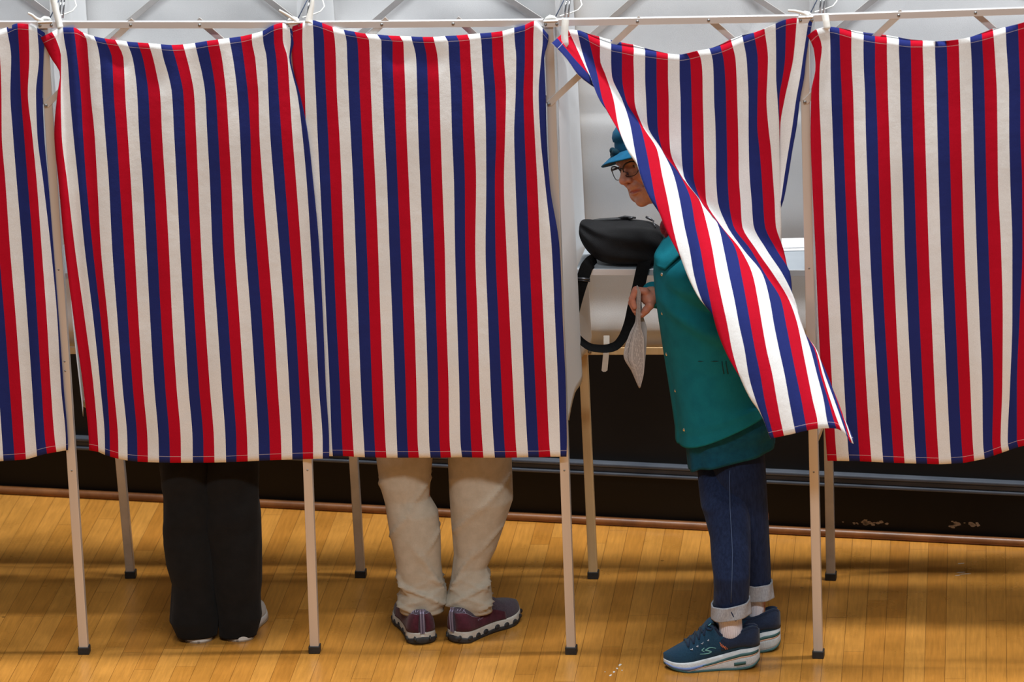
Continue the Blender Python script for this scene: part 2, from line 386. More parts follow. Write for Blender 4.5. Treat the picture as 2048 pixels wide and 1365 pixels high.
# front leg feet and tops, rear leg feet and tops (all six legs of each row; the outermost ones stand outside the frame)
fpx = [(-345,1309),(169,1307),(630,1305),(1143,1307),(1637,1315),(2165,1330)]
ftop = [(-440,47),(87,46),(583,47),(1098,44),(1608,36),(2150,20)]
rpx = [(-235,1152),(262,1155),(722,1154),(1187,1156),(1662,1159),(2180,1172)]
rtop = [(-360,-54),(150,-55),(648,-56),(1132,-57),(1640,-64),(2165,-74)]
FF = [onz(*p) for p in fpx]; RF = [onz(*p) for p in rpx]
def bayplane(k):   # vertical plane through feet k and k+1; normal towards the camera
    d = FF[k+1]-FF[k]; d[2] = 0; d /= np.linalg.norm(d); n = np.array([d[1], -d[0], 0.0])
    return FF[k], d, n if n[1] < 0 else -n
BP = [bayplane(k) for k in range(5)]
def onbay(k, px, py, d=0.0):
    p0, dd, n = BP[k]; return hit(px, py, p0-n*d, n)      # d > 0: deeper into the booth
FT = []
for k in range(6):
    kk = min(k, 4); FT.append(onbay(kk, *ftop[k]))
ZT = np.mean([p[2] for p in FT])
RT = [onz(*p, z=ZT) for p in rtop]
frame = empty('voting_booth_frame', (FF[2]+FF[3])/2*np.array([1,1,0]), 'row of joined folding aluminium voting booth frames with slim tan-looking legs and black rubber feet', 'voting booth')
NB = BP[2][2]; DB = BP[2][1]
def post(name, foot, top, s, mt, dirx, nrm):
    mb = MB(); a = foot+(top-foot)*.010; ax = (top-a)/np.linalg.norm(top-a)
    mb.box((a+top)/2, (dirx, nrm, ax), (s/2, s/2, np.linalg.norm(top-a)/2))
    o = mb.build(name, mt, frame, bevel=.0015)
    cap = MB(); cap.box(foot+Z*.011, (dirx, nrm, Z), (s/2+.0035, s/2+.0035, .011)); cap.build('rubber_foot', MT['rubber'], o, bevel=.002)
    cap.V = []
    return o
posts = []
for k in range(6):
    kk = min(k, 4); o = post('front_post', FF[k], FT[k], .0255, MT['alu'], BP[kk][1], BP[kk][2]); posts.append(o)
    # bolt holes
    for f_ in (.30, .46, .475, .62):
        c = FF[k]+(FT[k]-FF[k])*f_+BP[kk][2]*.0131; h = MB(); h.ell(c, (.0028,.0012,.0028), None, 8, 5); h.build('bolt_hole', MT['bolt'], o, smooth=True)
for k in range(6):
    kk = min(k, 4); post('rear_post', RF[k], RT[k], .0255, MT['maple'] if k in (3,) else MT['alu2'], BP[kk][1], BP[kk][2])
# top rails, front and rear, with the short hinge links between bays
def onseg(a, b, t): return a+(b-a)*t
ends = [(-435,-1,75,49),(103,50,573,49),(600,50,1086,46),(1112,46,1597,37),(1622,37,2145,21)]
for k, (x0,_,x1,_2) in enumerate(ends):
    ya = {0:49,1:50,2:50.5,3:45.5,4:36.5}[k]; yb = {0:50,1:50,2:46,3:37.5,4:19}[k]
    p, q = onbay(k, x0, ya, -.016), onbay(k, x1, yb, -.016)
    mb = MB(); mb.bar(p, q, Z, .0185, .004); mb.bar(p+Z*.0088-BP[k][2]*.006, q+Z*.0088-BP[k][2]*.006, BP[k][2], .012, .0025)
    o = mb.build('top_rail', MT['bar'], frame, bevel=.0006)
    for t in ((262-103)/470, (400-103)/470):
        c = onseg(p, q, t)+BP[k][2]*.004; bl = MB(); bl.ell(c, (.0042,.002,.0042), None, 10, 6); bl.build('bolt', MT['bolt'], o, smooth=True)
    mb = MB(); mb.bar(onseg(RT[k], RT[k+1], .02), onseg(RT[k], RT[k+1], .98), Z, .018, .006); mb.build('rear_rail', MT['alu2'], frame)
for k in range(1, 5):
    x, y = ftop[k]; kk = min(k, 4)
    p, q = onbay(kk, x-11, y+5, -.021), onbay(kk, x+19, y+4, -.021); mb = MB(); mb.bar(p, q, Z, .016, .004); mb.bar(p+Z*.010, q+Z*.010, BP[kk][2], .016, .003); o = mb.build('hinge_link', MT['bar'], frame, bevel=.001)
    
    for w_ in (.14, .9):
        bl = MB(); bl.ell(p*(1-w_)+q*w_+BP[kk][2]*.003, (.0045,.003,.0045), None, 10, 6); bl.build('bolt', MT['bolt'], o, smooth=True)
# diagonal braces from the rails to the posts
def brace(k, a, b, d=-.004, rear=False):
    if rear:
        p0 = RT[k]; dd = RT[k+1]-RT[k]; v = RF[k]-RT[k]; n = np.cross(dd, v); n /= np.linalg.norm(n); n = n if n[1] < 0 else -n
        p, q = hit(*a, p0+n*.016, n), hit(*b, p0+n*.016, n)
    else: p, q = onbay(k, *a, d), onbay(k, *b, d); n = BP[k][2]
    w = np.cross((q-p)/np.linalg.norm(q-p), n)
    mb = MB(); mb.bar(p, q, w, .0175, .0035)
    o = mb.build('brace', MT['alu2'] if rear else MT['alu'], frame, bevel=.0008)
    if not rear:
        bl = MB(); bl.ell(q+n*.003, (.0048,.0025,.0048), None, 10, 6); bl.build('bolt', MT['bolt'], o, smooth=True)
    return o
fr = [(-285,-440+0,-125,75),(262,88,400,580),(770,590,918,1090),(1277,1098,1420,1610),(1800,1612,1950,2150)]
for k, (a, pl, b, pr) in enumerate(fr):
    y0 = [48,46,44,42,29][k]; yl = [210,211,210,208,204][k]; dl = {0:-430,1:92,2:592,3:1098,4:1610}[k]
    brace(k, (a+5, y0-6), (dl, yl), -.0145); brace(k, (b-5, y0-7), ({0:90,1:592,2:1100,3:1610,4:2152}[k], yl-5), .0165)
for k, (l0, l1, r0, r1) in enumerate([((-70,-60),(-330,120),(-20,-60),(160,75)),((375,-54),(170,115),(470,-52),(655,92)),((862,-54),(665,115),(935,-55),(1130,72)),((1331,-56),(1150,100),(1433,-56),(1640,80)),((1820,-60),(1655,75),(1990,-66),(2160,70))]):
    brace(k, l0, l1, rear=True); brace(k, r0, r1, rear=True)
# writing shelves, lower rear rails
def onrear(k, px, py, d=0.0):
    p0 = RT[k]; dd = RT[k+1]-RT[k]; v = RF[k]-RT[k]; n = np.cross(dd, v); n /= np.linalg.norm(n); n = n if n[1] < 0 else -n
    return hit(px, py, p0+n*d, n), n
MT['edge'] = noise_mat('brushed_shelf_edge', (.70,.70,.72), (.80,.80,.82), 12, rough=.4, metal=.25, stretch=(.1,1,1)); ZS = 1.060
for k in range(5):
    # front lip runs at py ~ 540 in the open booth; the others sit at the same height
    n = BP[k][2]; a = FF[k]*[1,1,0]+Z*ZS-n*.245; b = FF[k+1]*[1,1,0]+Z*ZS-n*.245
    lean0 = (FT[k]-FF[k])*(ZS/ZT); lean1 = (FT[k+1]-FF[k+1])*(ZS/ZT)
    a[:2] += lean0[:2]; b[:2] += lean1[:2]; u = (b-a)/np.linalg.norm(b-a); a = a+u*.02; b = b-u*.02
    mb = MB(); mb.box((a+b)/2-n*.145, (u, n, Z), (np.linalg.norm(b-a)/2, .145, .006)); o = mb.build('writing_shelf', MT['shelf'], frame, bevel=.002)
    mb = MB(); mb.box((a+b)/2+n*.002-Z*.004, (u, n, Z), (np.linalg.norm(b-a)/2, .002, .009)); mb.build('shelf_edge', MT['edge'], o, bevel=.0008)
    if k == 3: SH = (a, b, u, n)
    fz = .715/ZT
    p = RF[k]+(RT[k]-RF[k])*fz; q = RF[k+1]+(RT[k+1]-RF[k+1])*fz; p = p+n*.014; q = q+n*.014
    mb = MB(); mb.bar(p, q, Z, .022, .004); o = mb.build('lower_rail', MT['maple'] if k == 3 else MT['alu2'], frame, bevel=.001)
    bl = MB(); bl.ell(p*.97+q*.03+n*.004, (.006,.003,.006), None, 10, 6); bl.build('bolt', MT['bolt'], o, smooth=True)
# slim corner rods and cords standing above each front post
MT['rod'] = mat('chrome_rod', (.85,.85,.87), .12, 1)
MT['cordb'] = mat('dark_cable', (.03,.05,.10), .5)
for k, (x, y) in enumerate(ftop):
    if k in (0, 5): continue
    kk = min(k, 4)
    for (dx0, dx1, dd) in ((31, 41, .03), (38, 46, .05)):
        mb = MB(); mb.tube([onbay(kk, x+dx0, y-10, dd), onbay(kk, x+dx1, y-100, dd+.10)], .0035, 8); mb.build('corner_rod', MT['rod'], frame, smooth=True)
    mb = MB(); mb.tube([onbay(kk, x+12, y-8, .01), onbay(kk, x+32, y-48, .06), onbay(kk, x+46, y-78, .10)], .0016, 6); mb.build('cable', MT['cordb'], frame, smooth=True)
    mb = MB()      # pale plastic clip on top of the hinge
    mb.tube([onbay(kk, x+v[0]-2, y+v[1], -.005) for v in ((-6,-2),(-3,-7),(4,-10),(12,-9),(17,-5))], [.003,.004,.006,.005,.003], 8)
    mb.build('clip', MT['tie'], frame, smooth=True)

# ------------------------------------------------------------------ striped curtains
def curtain(name, k, us, rows, top, bot, dfn, label, back=None, sub=3, rsub=5):
    """us: stripe indices of the measured seams; rows: list of (py, [px...]); top/bot: [(px,py)...] per seam;
       dfn(px,py,u) -> depth behind the bay plane; back: gap (px) of the rim rolled backwards per seam"""
    us = np.array(us, float); nu = len(us)
    yr = [r[0] for r in rows]; X = np.array([r[1] for r in rows], float)
    cols = []
    for j in range(nu):
        ty, by = top[j][1], bot[j][1]; ys = [ty]; xs = [top[j][0]]
        for i, y in enumerate(yr):
            if y > ty+7 and y < by-7: ys.append(y); xs.append(X[i, j])
        ys.append(by); xs.append(bot[j][0]); cols.append((np.array(ys, float), np.array(xs, float)))
    nrow = 74; T = np.linspace(0, 1, nrow); T = T**1.0
    PX = np.zeros((nrow, nu)); PY = np.zeros((nrow, nu))
    for j in range(nu):
        ys, xs = cols[j]; yq = ys[0]+(ys[-1]-ys[0])*T; PX[:, j] = pchip(ys, xs, yq); PY[:, j] = yq
    uq = []
    for j in range(nu-1): uq += list(np.linspace(us[j], us[j+1], sub+1)[:-1])
    uq.append(us[-1]); uq = np.array(uq); nq = len(uq)
    # seams are fixed; in between follow a smooth course
    QX = np.zeros((nrow, nq)); QY = np.zeros((nrow, nq))
    for i in range(nrow):
        QX[i] = np.interp(uq, us, PX[i]); QY[i] = pchip(us, PY[i], uq)
    V = np.zeros((nrow, nq, 3)); U1 = np.zeros((nrow, nq, 2)); U2 = np.zeros((nrow, nq, 2))
    for i in range(nrow):
        for j in range(nq):
            d = dfn(QX[i,j], QY[i,j], uq[j]); V[i,j] = onbay(k, QX[i,j], QY[i,j], d)
            U1[i,j] = (uq[j], QY[i,j]/1000); s = 1.47
            U2[i,j] = ((QY[i,j]-QY[0,j])*s, (QY[-1,j]-QY[i,j])*s)
    if back is not None:
        g = np.interp(uq, us, back); R = []; 
        ex = []
        for t_ in (1.0, .5):
            row = np.array([onbay(k, QX[0,j]-1.5*t_, QY[0,j]-g[j]*t_, dfn(QX[0,j], QY[0,j], uq[j])+.035*t_*min(1, g[j]/6)) for j in range(nq)]); ex.append(row)
        V = np.concatenate([np.array(ex), V]); U1 = np.concatenate([U1[:1], U1[:1], U1]); z = U2[:1].copy(); z[...,0] = -40
        U2 = np.concatenate([z, z, U2]); nrow += 2
    o = mesh_obj(name, V.reshape(-1,3), grid_faces(nrow, nq), MT['stripe'], None, True, uv=U1.reshape(-1,2), uv2=U2.reshape(-1,2))
    solid(o, .0009)
    sb = o.modifiers.new('sub', 'SUBSURF'); sb.levels = 0; sb.render_levels = 0
    return tag(o, label, 'curtain', 'striped booth curtains')
def strips(x0, sc, rows):
    out = []
    for y, v in rows: out.append((y, [x0+a/sc for a in v]))
    return out
# second curtain (closed, black trousers beneath)
us2 = [2.1]+list(range(3, 26))+[25.85]
r2 = strips(0, 2.926, [
 (80,  [248,330,376,440, 508,560,632, 690,745,808, 872,941,1004, 1073,1142,1211, 1276,1341,1409, 1474,1539,1603, 1655,1702,1722]),
 (115, [297,357,394,451, 517,583,655, 722,775,835, 895,955,1025, 1092,1160,1230, 1298,1362,1425, 1493,1560,1616, 1682,1692,1700]),
 (150, [352,357,402,462, 524,591,661, 728,792,855, 918,985,1052, 1117,1184,1249, 1312,1377,1438, 1503,1566,1624, 1689,1712,1722]),
 (185, [337,355,408,472, 530,598,665, 732,802,868, 937,1005,1072, 1135,1200,1262, 1323,1388,1450, 1512,1570,1630, 1695,1738,1752]),
 (265, [318,360,428,485, 553,615,682, 747,813,880, 948,1018,1083, 1147,1212,1276, 1338,1403,1465, 1518,1580,1646, 1710,1768,1800]),
 (365, [343,393,458,505, 570,637,700, 766,835,900, 966,1034,1097, 1160,1228,1292, 1355,1417,1473, 1537,1603,1668, 1733,1795,1833]),
 (495, [378,437,495,542, 590,656,724, 787,856,920, 988,1053,1117, 1177,1243,1307, 1372,1437,1500, 1567,1635,1697, 1761,1820,1868]),
 (635, [430,495,545,588, 630,686,748, 810,878,942, 1007,1078,1138, 1200,1270,1335, 1400,1468,1532, 1600,1667,1728, 1787,1845,1890]),
 (775, [487,548,588,625, 665,717,777, 837,903,967, 1033,1102,1165, 1228,1298,1362, 1427,1495,1558, 1625,1692,1752, 1812,1866,1907]),
 (885, [520,574,614,643, 692,745,803, 864,928,992, 1058,1127,1190, 1253,1320,1383, 1447,1513,1578, 1645,1708,1770, 1832,1888,1926])])
t2 = [(81.5,75),(104,64),(125.5,55),(147,55),(166,65.5),(187.5,72.5),(209,77),(230.5,80),(253,83),(275,85),(297,86.5),(321,88.5),(343,90),(366,89),(389.6,86),(413.5,82),(436,79),(458,76),(481,73),(504,68),(525,62),(547.5,50),(565,46),(579,55),(588,67)]
b2x = [178,197,210,220,237,255,275,296,318,340,362,385.5,407,429,452,473,495.5,518,540,563,584.5,606,626.5,645.5,658.5]
b2y = np.interp(b2x, [178,196,209,230,250,276,297,340,400,460,530,600,658], [901,904,910,917,921,924,925,926,926,925,921.5,919,917.5])
def d2(x, y, u):
    d = -.028-.012*sstep(600, 640, x+.0)*sstep(170, 300, y)
    d += .004*math.sin(u*1.25+y*.004+.6)+.0025*wob(x, y, 120, 1)
    d -= .010*sstep(60, 300, y)*(1-sstep(700, 925, y))
    e = max(0.0, 190-x-(y-300)*-.0)/60 if y < 260 else 0
    d += .006*math.sin((x-(110+.07*y))*.16)*float(1-sstep(150, 215, x))
    d += .012*math.exp(-((u-8.6)/1.0)**2-((y-118)/28)**2)+.010*math.exp(-((u-11.5)/1.2)**2-((y-150)/30)**2)
    return d
curtain('striped_curtain', 1, us2, r2, t2, list(zip(b2x, b2y)), d2, 'red white and blue striped curtain with the black trouser legs beneath it')
# third curtain (closed, khaki trousers beneath)
us3 = [2.1]+list(range(3, 26))+[25.9]
r3 = strips(550, 2.926, [
 (80,  [98,160,226,287, 350,418,482, 550,622,688, 750,820,884, 946,1012,1078, 1140,1206,1270, 1335,1402,1462, 1512,1567,1600]),
 (115, [100,165,229,290, 356,422,488, 555,623,688, 755,825,888, 952,1018,1083, 1145,1212,1274, 1340,1411,1462, 1512,1558,1576]),
 (185, [127,175,238,298, 362,430,496, 562,630,695, 763,832,896, 962,1029,1093, 1158,1226,1290, 1352,1408,1454, 1510,1543,1584]),
 (265, [130,182,248,310, 376,442,507, 572,640,705, 770,838,904, 969,1035,1100, 1167,1234,1295, 1347,1399,1460, 1520,1552,1589]),
 (365, [145,197,263,324, 390,457,521, 587,655,717, 783,850,915, 979,1047,1111, 1177,1236,1287, 1340,1407,1472, 1536,1580,1607]),
 (495, [165,217,282,340, 404,472,537, 603,669,734, 800,866,931, 993,1053,1113, 1172,1232,1290, 1354,1422,1487, 1552,1619,1665]),
 (635, [185,235,300,358, 422,487,553, 617,686,750, 815,882,943, 1002,1065,1124, 1185,1246,1307, 1373,1440,1505, 1571,1638,1683]),
 (775, [205,255,320,380, 440,503,568, 633,701,765, 828,895,956, 1016,1078,1138, 1197,1262,1326, 1393,1459,1524, 1590,1657,1702]),
 (885, [222,272,332,393, 457,520,583, 646,713,775, 835,902,963, 1022,1085,1147, 1213,1279,1342, 1409,1476,1540, 1605,1668,1708])])
t3 = [(585,53),(605.5,46),(625,40.5),(644,46),(665,54),(687,59.5),(709,63.6),(731,67.5),(754,69),(776,71),(799.5,72),(822,73),(845,74),(866.5,74),(889.5,72),(912.5,71),(935,69),(959.5,67),(982.5,65),(1005,62),(1028,55.6),(1050,50),(1068.5,42),(1085,56),(1097,70)]
b3x = [628,645,665.5,686,708,729.5,751,773,795,817,838,861,881.5,902,924,944.5,967,989.5,1011,1034,1056.5,1078,1101,1121,1133]
b3y = [913]*4+[914,915,915.5,916,916,916,916,916,916,915.5,915,915.5,916,916,916,915.5,915,915,914,914,914]
def d3(x, y, u):
    d = -.027 + .0035*math.sin(u*1.1+y*.003)+.0025*wob(x, y, 140, 2)
    d -= .012*sstep(60, 300, y)*(1-sstep(700, 925, y))*sstep(640, 720, x)
    d -= .012*sstep(1070, 1100, x)*sstep(330, 480, y)
    d += .008*math.sin((x-1095)*.13)*float(sstep(1040, 1075, x))*float(1-sstep(300, 480, y))
    d += .008*math.exp(-((u-11.5)/1.0)**2-((y-112)/22)**2)+.009*math.exp(-((u-14.2)/1.2)**2-((y-116)/24)**2)
    return d
curtain('striped_curtain', 2, us3, r3, t3, list(zip(b3x, b3y)), d3, 'striped curtain hanging over the khaki trouser legs and maroon shoes')
# first curtain (runs out of the picture on the left)
us1 = list(range(3, 26))+[26]
def ext(v, n, w): return [v[0]-w*(n-i) for i in range(n)]+v
R1 = [(115,[0,65,115,172,228,255]),(185,[8,60,122,163,210,250]),(265,[10,75,140,187,217,258]),(365,[32,98,163,215,253,283]),(495,[58,130,193,243,297,312]),(635,[92,160,217,273,335,343]),(775,[122,188,243,297,358,372]),(885,[145,210,265,322,386,397])]
r1 = [(y, [(ext(v, 18, 66))[i]/2.926 for i in range(24)]) for y, v in R1]
t1x = ext([-9,13,35,57,74,90], 18, 22.6); t1y = np.interp(t1x, [-440,-400,-380,-330,-270,-200,-120,-60,-30,0,13,35,55,73,90], [62,46,48,62,74,82,80,72,68,60,55,47,48,55,66])
b1x = ext([52,74,94,113,132,136], 18, 22.6); b1y = np.interp(b1x, [-360,-340,-250,-60,0,49,93,135], [906,912,922,926,923,920,908,901])
def d1_(x, y, u):
    return -.027+.004*math.sin(u*1.2+y*.004)+.006*math.sin((x-60-.045*y)*.11)*float(sstep(-10, 40, x-.03*y))*.6+.004
curtain('striped_curtain', 0, us1, r1, list(zip(t1x, t1y)), list(zip(b1x, b1y)), d1_, 'striped curtain cut off by the left edge of the picture')
# fifth curtain (runs out of the picture on the right)
us5 = [2.12]+list(range(3, 26))+[25.6]
def row5(v): 
    v = list(v); 
    while len(v) < 25: v.append(v[-1]+97)
    return v
r5 = strips(1548, 4.096, [
 (95,  row5([322,392,462,540, 634,732,828, 925,1022,1120, 1218,1318,1416, 1515,1612,1708, 1806,1904,2005])),
 (135, row5([340,375,463,545, 638,735,828, 928,1028,1124, 1224,1323,1421, 1520,1620,1717, 1816,1915,2012])),
 (185, row5([305,370,468,555, 648,745,836, 933,1032,1128, 1228,1330,1427, 1525,1625,1724, 1826,1925,2018])),
 (265, row5([300,383,480,567, 657,752,848, 944,1040,1137, 1237,1338,1435, 1533,1633,1731, 1831,1926,2018])),
 (365, row5([313,398,495,582, 670,767,860, 957,1055,1150, 1250,1349,1447, 1544,1643,1740, 1836,1935,2033])),
 (495, row5([338,418,516,605, 696,785,878, 975,1070,1167, 1267,1366,1463, 1560,1659,1757, 1860,1952,2035])),
 (635, row5([362,447,545,634, 727,815,905, 1000,1095,1191, 1291,1390,1487, 1584,1682,1779, 1874,1952,2012])),
 (775, row5([392,477,575,665, 757,850,940, 1030,1126,1220, 1316,1417,1513, 1609,1706,1797, 1870,1933,1990])),
 (885, row5([425,503,603,692, 787,882,970, 1058,1152,1243, 1340,1440,1536, 1628,1712,1788, 1856,1914,1990]))])
t5 = [(1615.6,72.5),(1633,59),(1659,54),(1679,58),(1703,65),(1727,70.5),(1750,74.5),(1774,77.5),(1797.6,80.5),(1821,83),(1846,83),(1870.6,83),(1893,82),(1917,79),(1940,75),(1964,69.6),(1986.5,63),(2011,56),(2036,48.6),(2058,42),(2080,35),(2102,30),(2122,26),(2138,35),(2150,46)]
b5x = [r5[-1][1][i]+3 for i in range(25)]
b5y = np.interp(b5x, [1654,1718,1760,1808,1880,1923,1967,2015,2048,2150], [922,923,925,927,929,927,919,902,891,880])
g5 = [0,0,0,2,4.5,6,7,7,6,4,2,0,0,0,0,3,5,1,0,0,0,0,0,0,0]
def d5(x, y, u):
    d = -.027+.0035*math.sin(u*1.15+y*.003)+.0025*wob(x, y, 140, 5)+.006*math.sin((x-1640)*.12)*float(1-sstep(1650, 1680, x))*float(1-sstep(120, 260, y))
    d -= .014*sstep(80, 350, y)*(1-sstep(700, 925, y))*sstep(1660, 1760, x)
    d += .012*math.sin((x-1985)*.07)*float(sstep(550, 850, y))*float(sstep(1930, 1990, x))
    return d
curtain('striped_curtain', 4, us5, r5, t5, list(zip(b5x, b5y)), d5, 'striped curtain cut off by the right edge of the picture', back=g5)
# fourth curtain: swept aside by the woman stepping out
us4 = list(range(1, 26))+[25.45]
A4 = {
 118: [1133,1149,1163,1168,1187,1200,1222,1244,1267,1290,1313,1336,1359,1380,1402,1425,1447,1471,1493,1515.5,1536,1552,1570,1586.5,1605.6,1612],
 150: [1156,1178,1178.7,1179.5,1194.5,1211,1223.5,1244,1268,1290,1313,1336,1359,1382,1405,1427,1450,1473,1495,1516,1535,1552,1566,1580,1601,1609],
 200: [None,None,None,1199,1205,1227,1244.5,1252,1269,1292,1314,1337.5,1361,1383.3,1405.6,1428,1452,1474.5,1497,1515,1533,1555,1558.4,1569,1592,1600],
 250: [None,None,None,None,1230,1236,1260,1279.6,1284,1295,1315,1338,1361.6,1384.6,1407,1430.5,1453,1476,1497,1514.5,1536.4,1558,1558.6,1561,1585,1594],
 300: [None]*5+[1254.7,1269,1292,1314,1323.5,1324.5,1340.4,1362.6,1385.8,1408,1431.6,1454,1477,1497.5,1519,1542,1559,1559.3,1560,1577,1585],
 350: [None]*6+[1280.5,1301.6,1324,1347,1359.6,1361,1367,1386.8,1409.7,1432,1455,1477.7,1499,1523,1545.5,1559.7,1560,1560.3,1569,1577],
 400: [None]*6+[1301.5,1311,1335,1359,1381.5,1398.5,1400,1400.7,1412,1435,1457.6,1481,1503,1526,1549,1561,1561.3,1561,1562,1567.5],
 450: [None]*7+[1328,1344.5,1368,1390,1413.7,1435.7,1439.6,1440.4,1453,1466,1484,1506.7,1529.4,1551.5,1562.4,None,None,None,None],
 500: [None]*7+[1353,1357,1379,1401,1424.7,1447.4,1471.5,1481,1486.6,1501.6,1512.6,1533,1553,1567,None,None,None,None,None],
 550: [None]*8+[1374.5,1387.7,1410,1433.3,1457.6,1482.5,1505,1525.5,1531,1547.4,1566,1581,None,None,None,None,None,None],
 600: [None]*8+[1400.5,1403.5,1420,1443.7,1468.6,1492,1515.5,1539,1561.6,1577.7,1589.5,None,None,None,None,None,None,None],
 650: [None]*10+[1431,1454.7,1478,1501,1524,1547.7,1572,1595,1604,None,None,None,None,None,None,None],
 700: [None]*10+[1449.5,1464,1489,1510,1533,1558,1582,1605,1621,1629,1631.5,1633,None,None,None,None],
 750: [None]*10+[1477,1478.5,1497,1520.6,1544.7,1569,1592,1615,1634,1640.7,1645,1649.5,1654.6,None,None,None],
 800: [None]*11+[1502,1511,1529,1553.5,1578,1602.6,1625,1647,1656,1660.5,1668,1673,1674.5,None,None],
 845: [None]*12+[1529,1539.6,1562,1586.5,1610.6,1635,1654.6,1668.5,1676,1684,1688,1690.5,1692,1693]}
t4 = [(1104,87),(1115,77),(1137,60),(1154,61),(1176,72),(1200,83),(1222,90.5),(1244,95),(1268,100),(1290,102.5),(1313,105.5),(1336,108.5),(1359,110),(1374,107),(1395,102),(1419,99),(1441,93),(1463,84),(1485,75),(1508,67),(1529,58),(1551,48),(1572,39.5),(1594,36),(1617,41),(1625,42)]
bm4 = {13:(1541,878),14:(1548,876),15:(1568,872),16:(1591,867),17:(1614,861.6),18:(1636,858),19:(1658,857),20:(1673,858),21:(1683,862.6),22:(1692.7,870.6),23:(1698,881),24:(1703.7,886.8),25:(1707,887.8),26:(1711,888)}
HID = {}     # (row, col) -> extra depth of the cloth rolled round behind the front fold
rows4 = []
for y in sorted(A4):
    v = list(A4[y]); first = next(i for i, a in enumerate(v) if a is not None); last = max(i for i, a in enumerate(v) if a is not None)
    for i in range(first-1, -1, -1): v[i] = v[first]+1.5+min((first-i)*7.0, 95); HID[(y, i)] = .012+min(.011*(first-i), .05)
    for i in range(last+1, 26): v[i] = v[last]-1.5-(i-last)*(2.5 if y < 700 else 1.0); HID[(y, i)] = .010+.006*(i-last)
    rows4.append((y, v))
b4 = []
for i in range(1, 27):
    if i in bm4: b4.append(bm4[i])
    else:
        x = 1541+(13-i)*8.5; b4.append((x, np.interp(x, [1541,1591,1636,1660], [878,867,858,857])-10)); HID[(9999, i-1)] = .02+min(.010*(13-i), .05)
ysH = sorted(A4); HT = np.zeros((len(ysH)+2, 26))
for (y, i), v in HID.items():
    HT[len(ysH)+1 if y == 9999 else ysH.index(y)+1, i] = v
HY = np.array([60]+ysH+[890], float)
def d4(x, y, u):
    iu = min(max(u-1, 0), 25); i0 = int(min(math.floor(iu), 24)); fr_ = min(iu-i0, 1)
    h = np.interp(y, HY, HT[:, i0])*(1-fr_)+np.interp(y, HY, HT[:, i0+1])*fr_
    yl = 150+(x-1200)*1.20; t = y-yl
    a = .245*(1-math.exp(-max(t, 0)/115))
    yb = 425+(x-1437)*.62; a += .075*(1-math.exp(-max(y-yb, 0)/70))*(1-math.exp(-max(0, x-1400)/60))
    a *= 1-.0*u
    base = -.028-a+h
    base += .004*math.sin(u*1.1+y*.004)*float(1-sstep(300, 500, y))+.004*wob(x, y, 90, 4)
    return base
g4 = [0,0,0,.5,5,9.5,10.5,10,10.5,6.5,3.5,1.5,.5,0,0,1,3,5,4,1,0,0,0,0,0,0]
c4 = curtain('striped_curtain', 3, us4, rows4, t4, b4, d4, 'striped curtain pushed aside and swept diagonally over the woman stepping out', back=g4)
# loose ends of cotton tape that tie the curtains to the rail
def tape(k, pts, w0, w1, d0, d1, label=None, t=.0015, rnd=True):
    n = 14; P = np.array([onbay(k, *p, d0+(d1-d0)*i/(len(pts)-1)) for i, p in enumerate(pts)]); s = np.linspace(0, 1, len(pts)); q = np.linspace(0, 1, n)
    Q = np.stack([np.interp(q, s, P[:,i]) for i in range(3)], 1); T = np.gradient(Q, axis=0); T /= np.linalg.norm(T, axis=1)[:,None]
    nn = BP[k][2]; wv = np.cross(T, nn); wd_ = w0+(w1-w0)*q
    if rnd: wd_ = wd_*np.sqrt(np.clip(1-((q-.90)/.101)**2, .05, 1)*(q > .90)+(q <= .90))
    mb = MB(); mb.strip(Q, wv*wd_[:,None]/2, t, nn); return mb
for k, pts, w0_, w1_, lab in (
    (3, [(1131,36),(1130,50),(1129,72),(1131,95)], .020, .019, 'white cotton tie end hanging over the rail beside the gap where the woman steps out'),
    (4, [(1650,27),(1652,40),(1655,60)], .020, .018, 'white cotton tie end hanging over the rail at the post right of the open booth'),
    (1, [(121,56),(118,45),(112,22),(106,-6),(104,-40)], .019, .019, 'white cotton tie strap rising at the upper left corner of the picture'),
    (2, [(617,46),(620,30),(624,12),(626,-6)], .021, .008, 'pointed white cotton tie rising at the joint between the two closed curtains')):
    mb = tape(k, pts, w0_, w1_, {1:-.03,2:-.03}.get(k,-.066), {1:.0,2:-.02}.get(k,-.078)); o = mb.build('curtain_tie', MT['tie'], smooth=True); tag(o, lab, 'tie', 'white cotton curtain ties')
for k, pts, lab in ((2, [(558,20),(575,30),(590,40),(597,46)], 'short white cotton bow end above the joint between the two closed curtains'),
                    (4, [(1576,21),(1590,22),(1606,26),(1618,33)], 'white cotton bow end lying on the rail above the open booth, at its right corner'),
                    (1, [(56,26),(64,30),(72,37),(86,43)], 'curled white cotton bow end by the rail at the upper left')):
    mb = tape(k, pts, .006, .010, -.03, -.024, rnd=False); o = mb.build('curtain_tie', MT['tie'], smooth=True); tag(o, lab, 'tie', 'white cotton curtain ties')

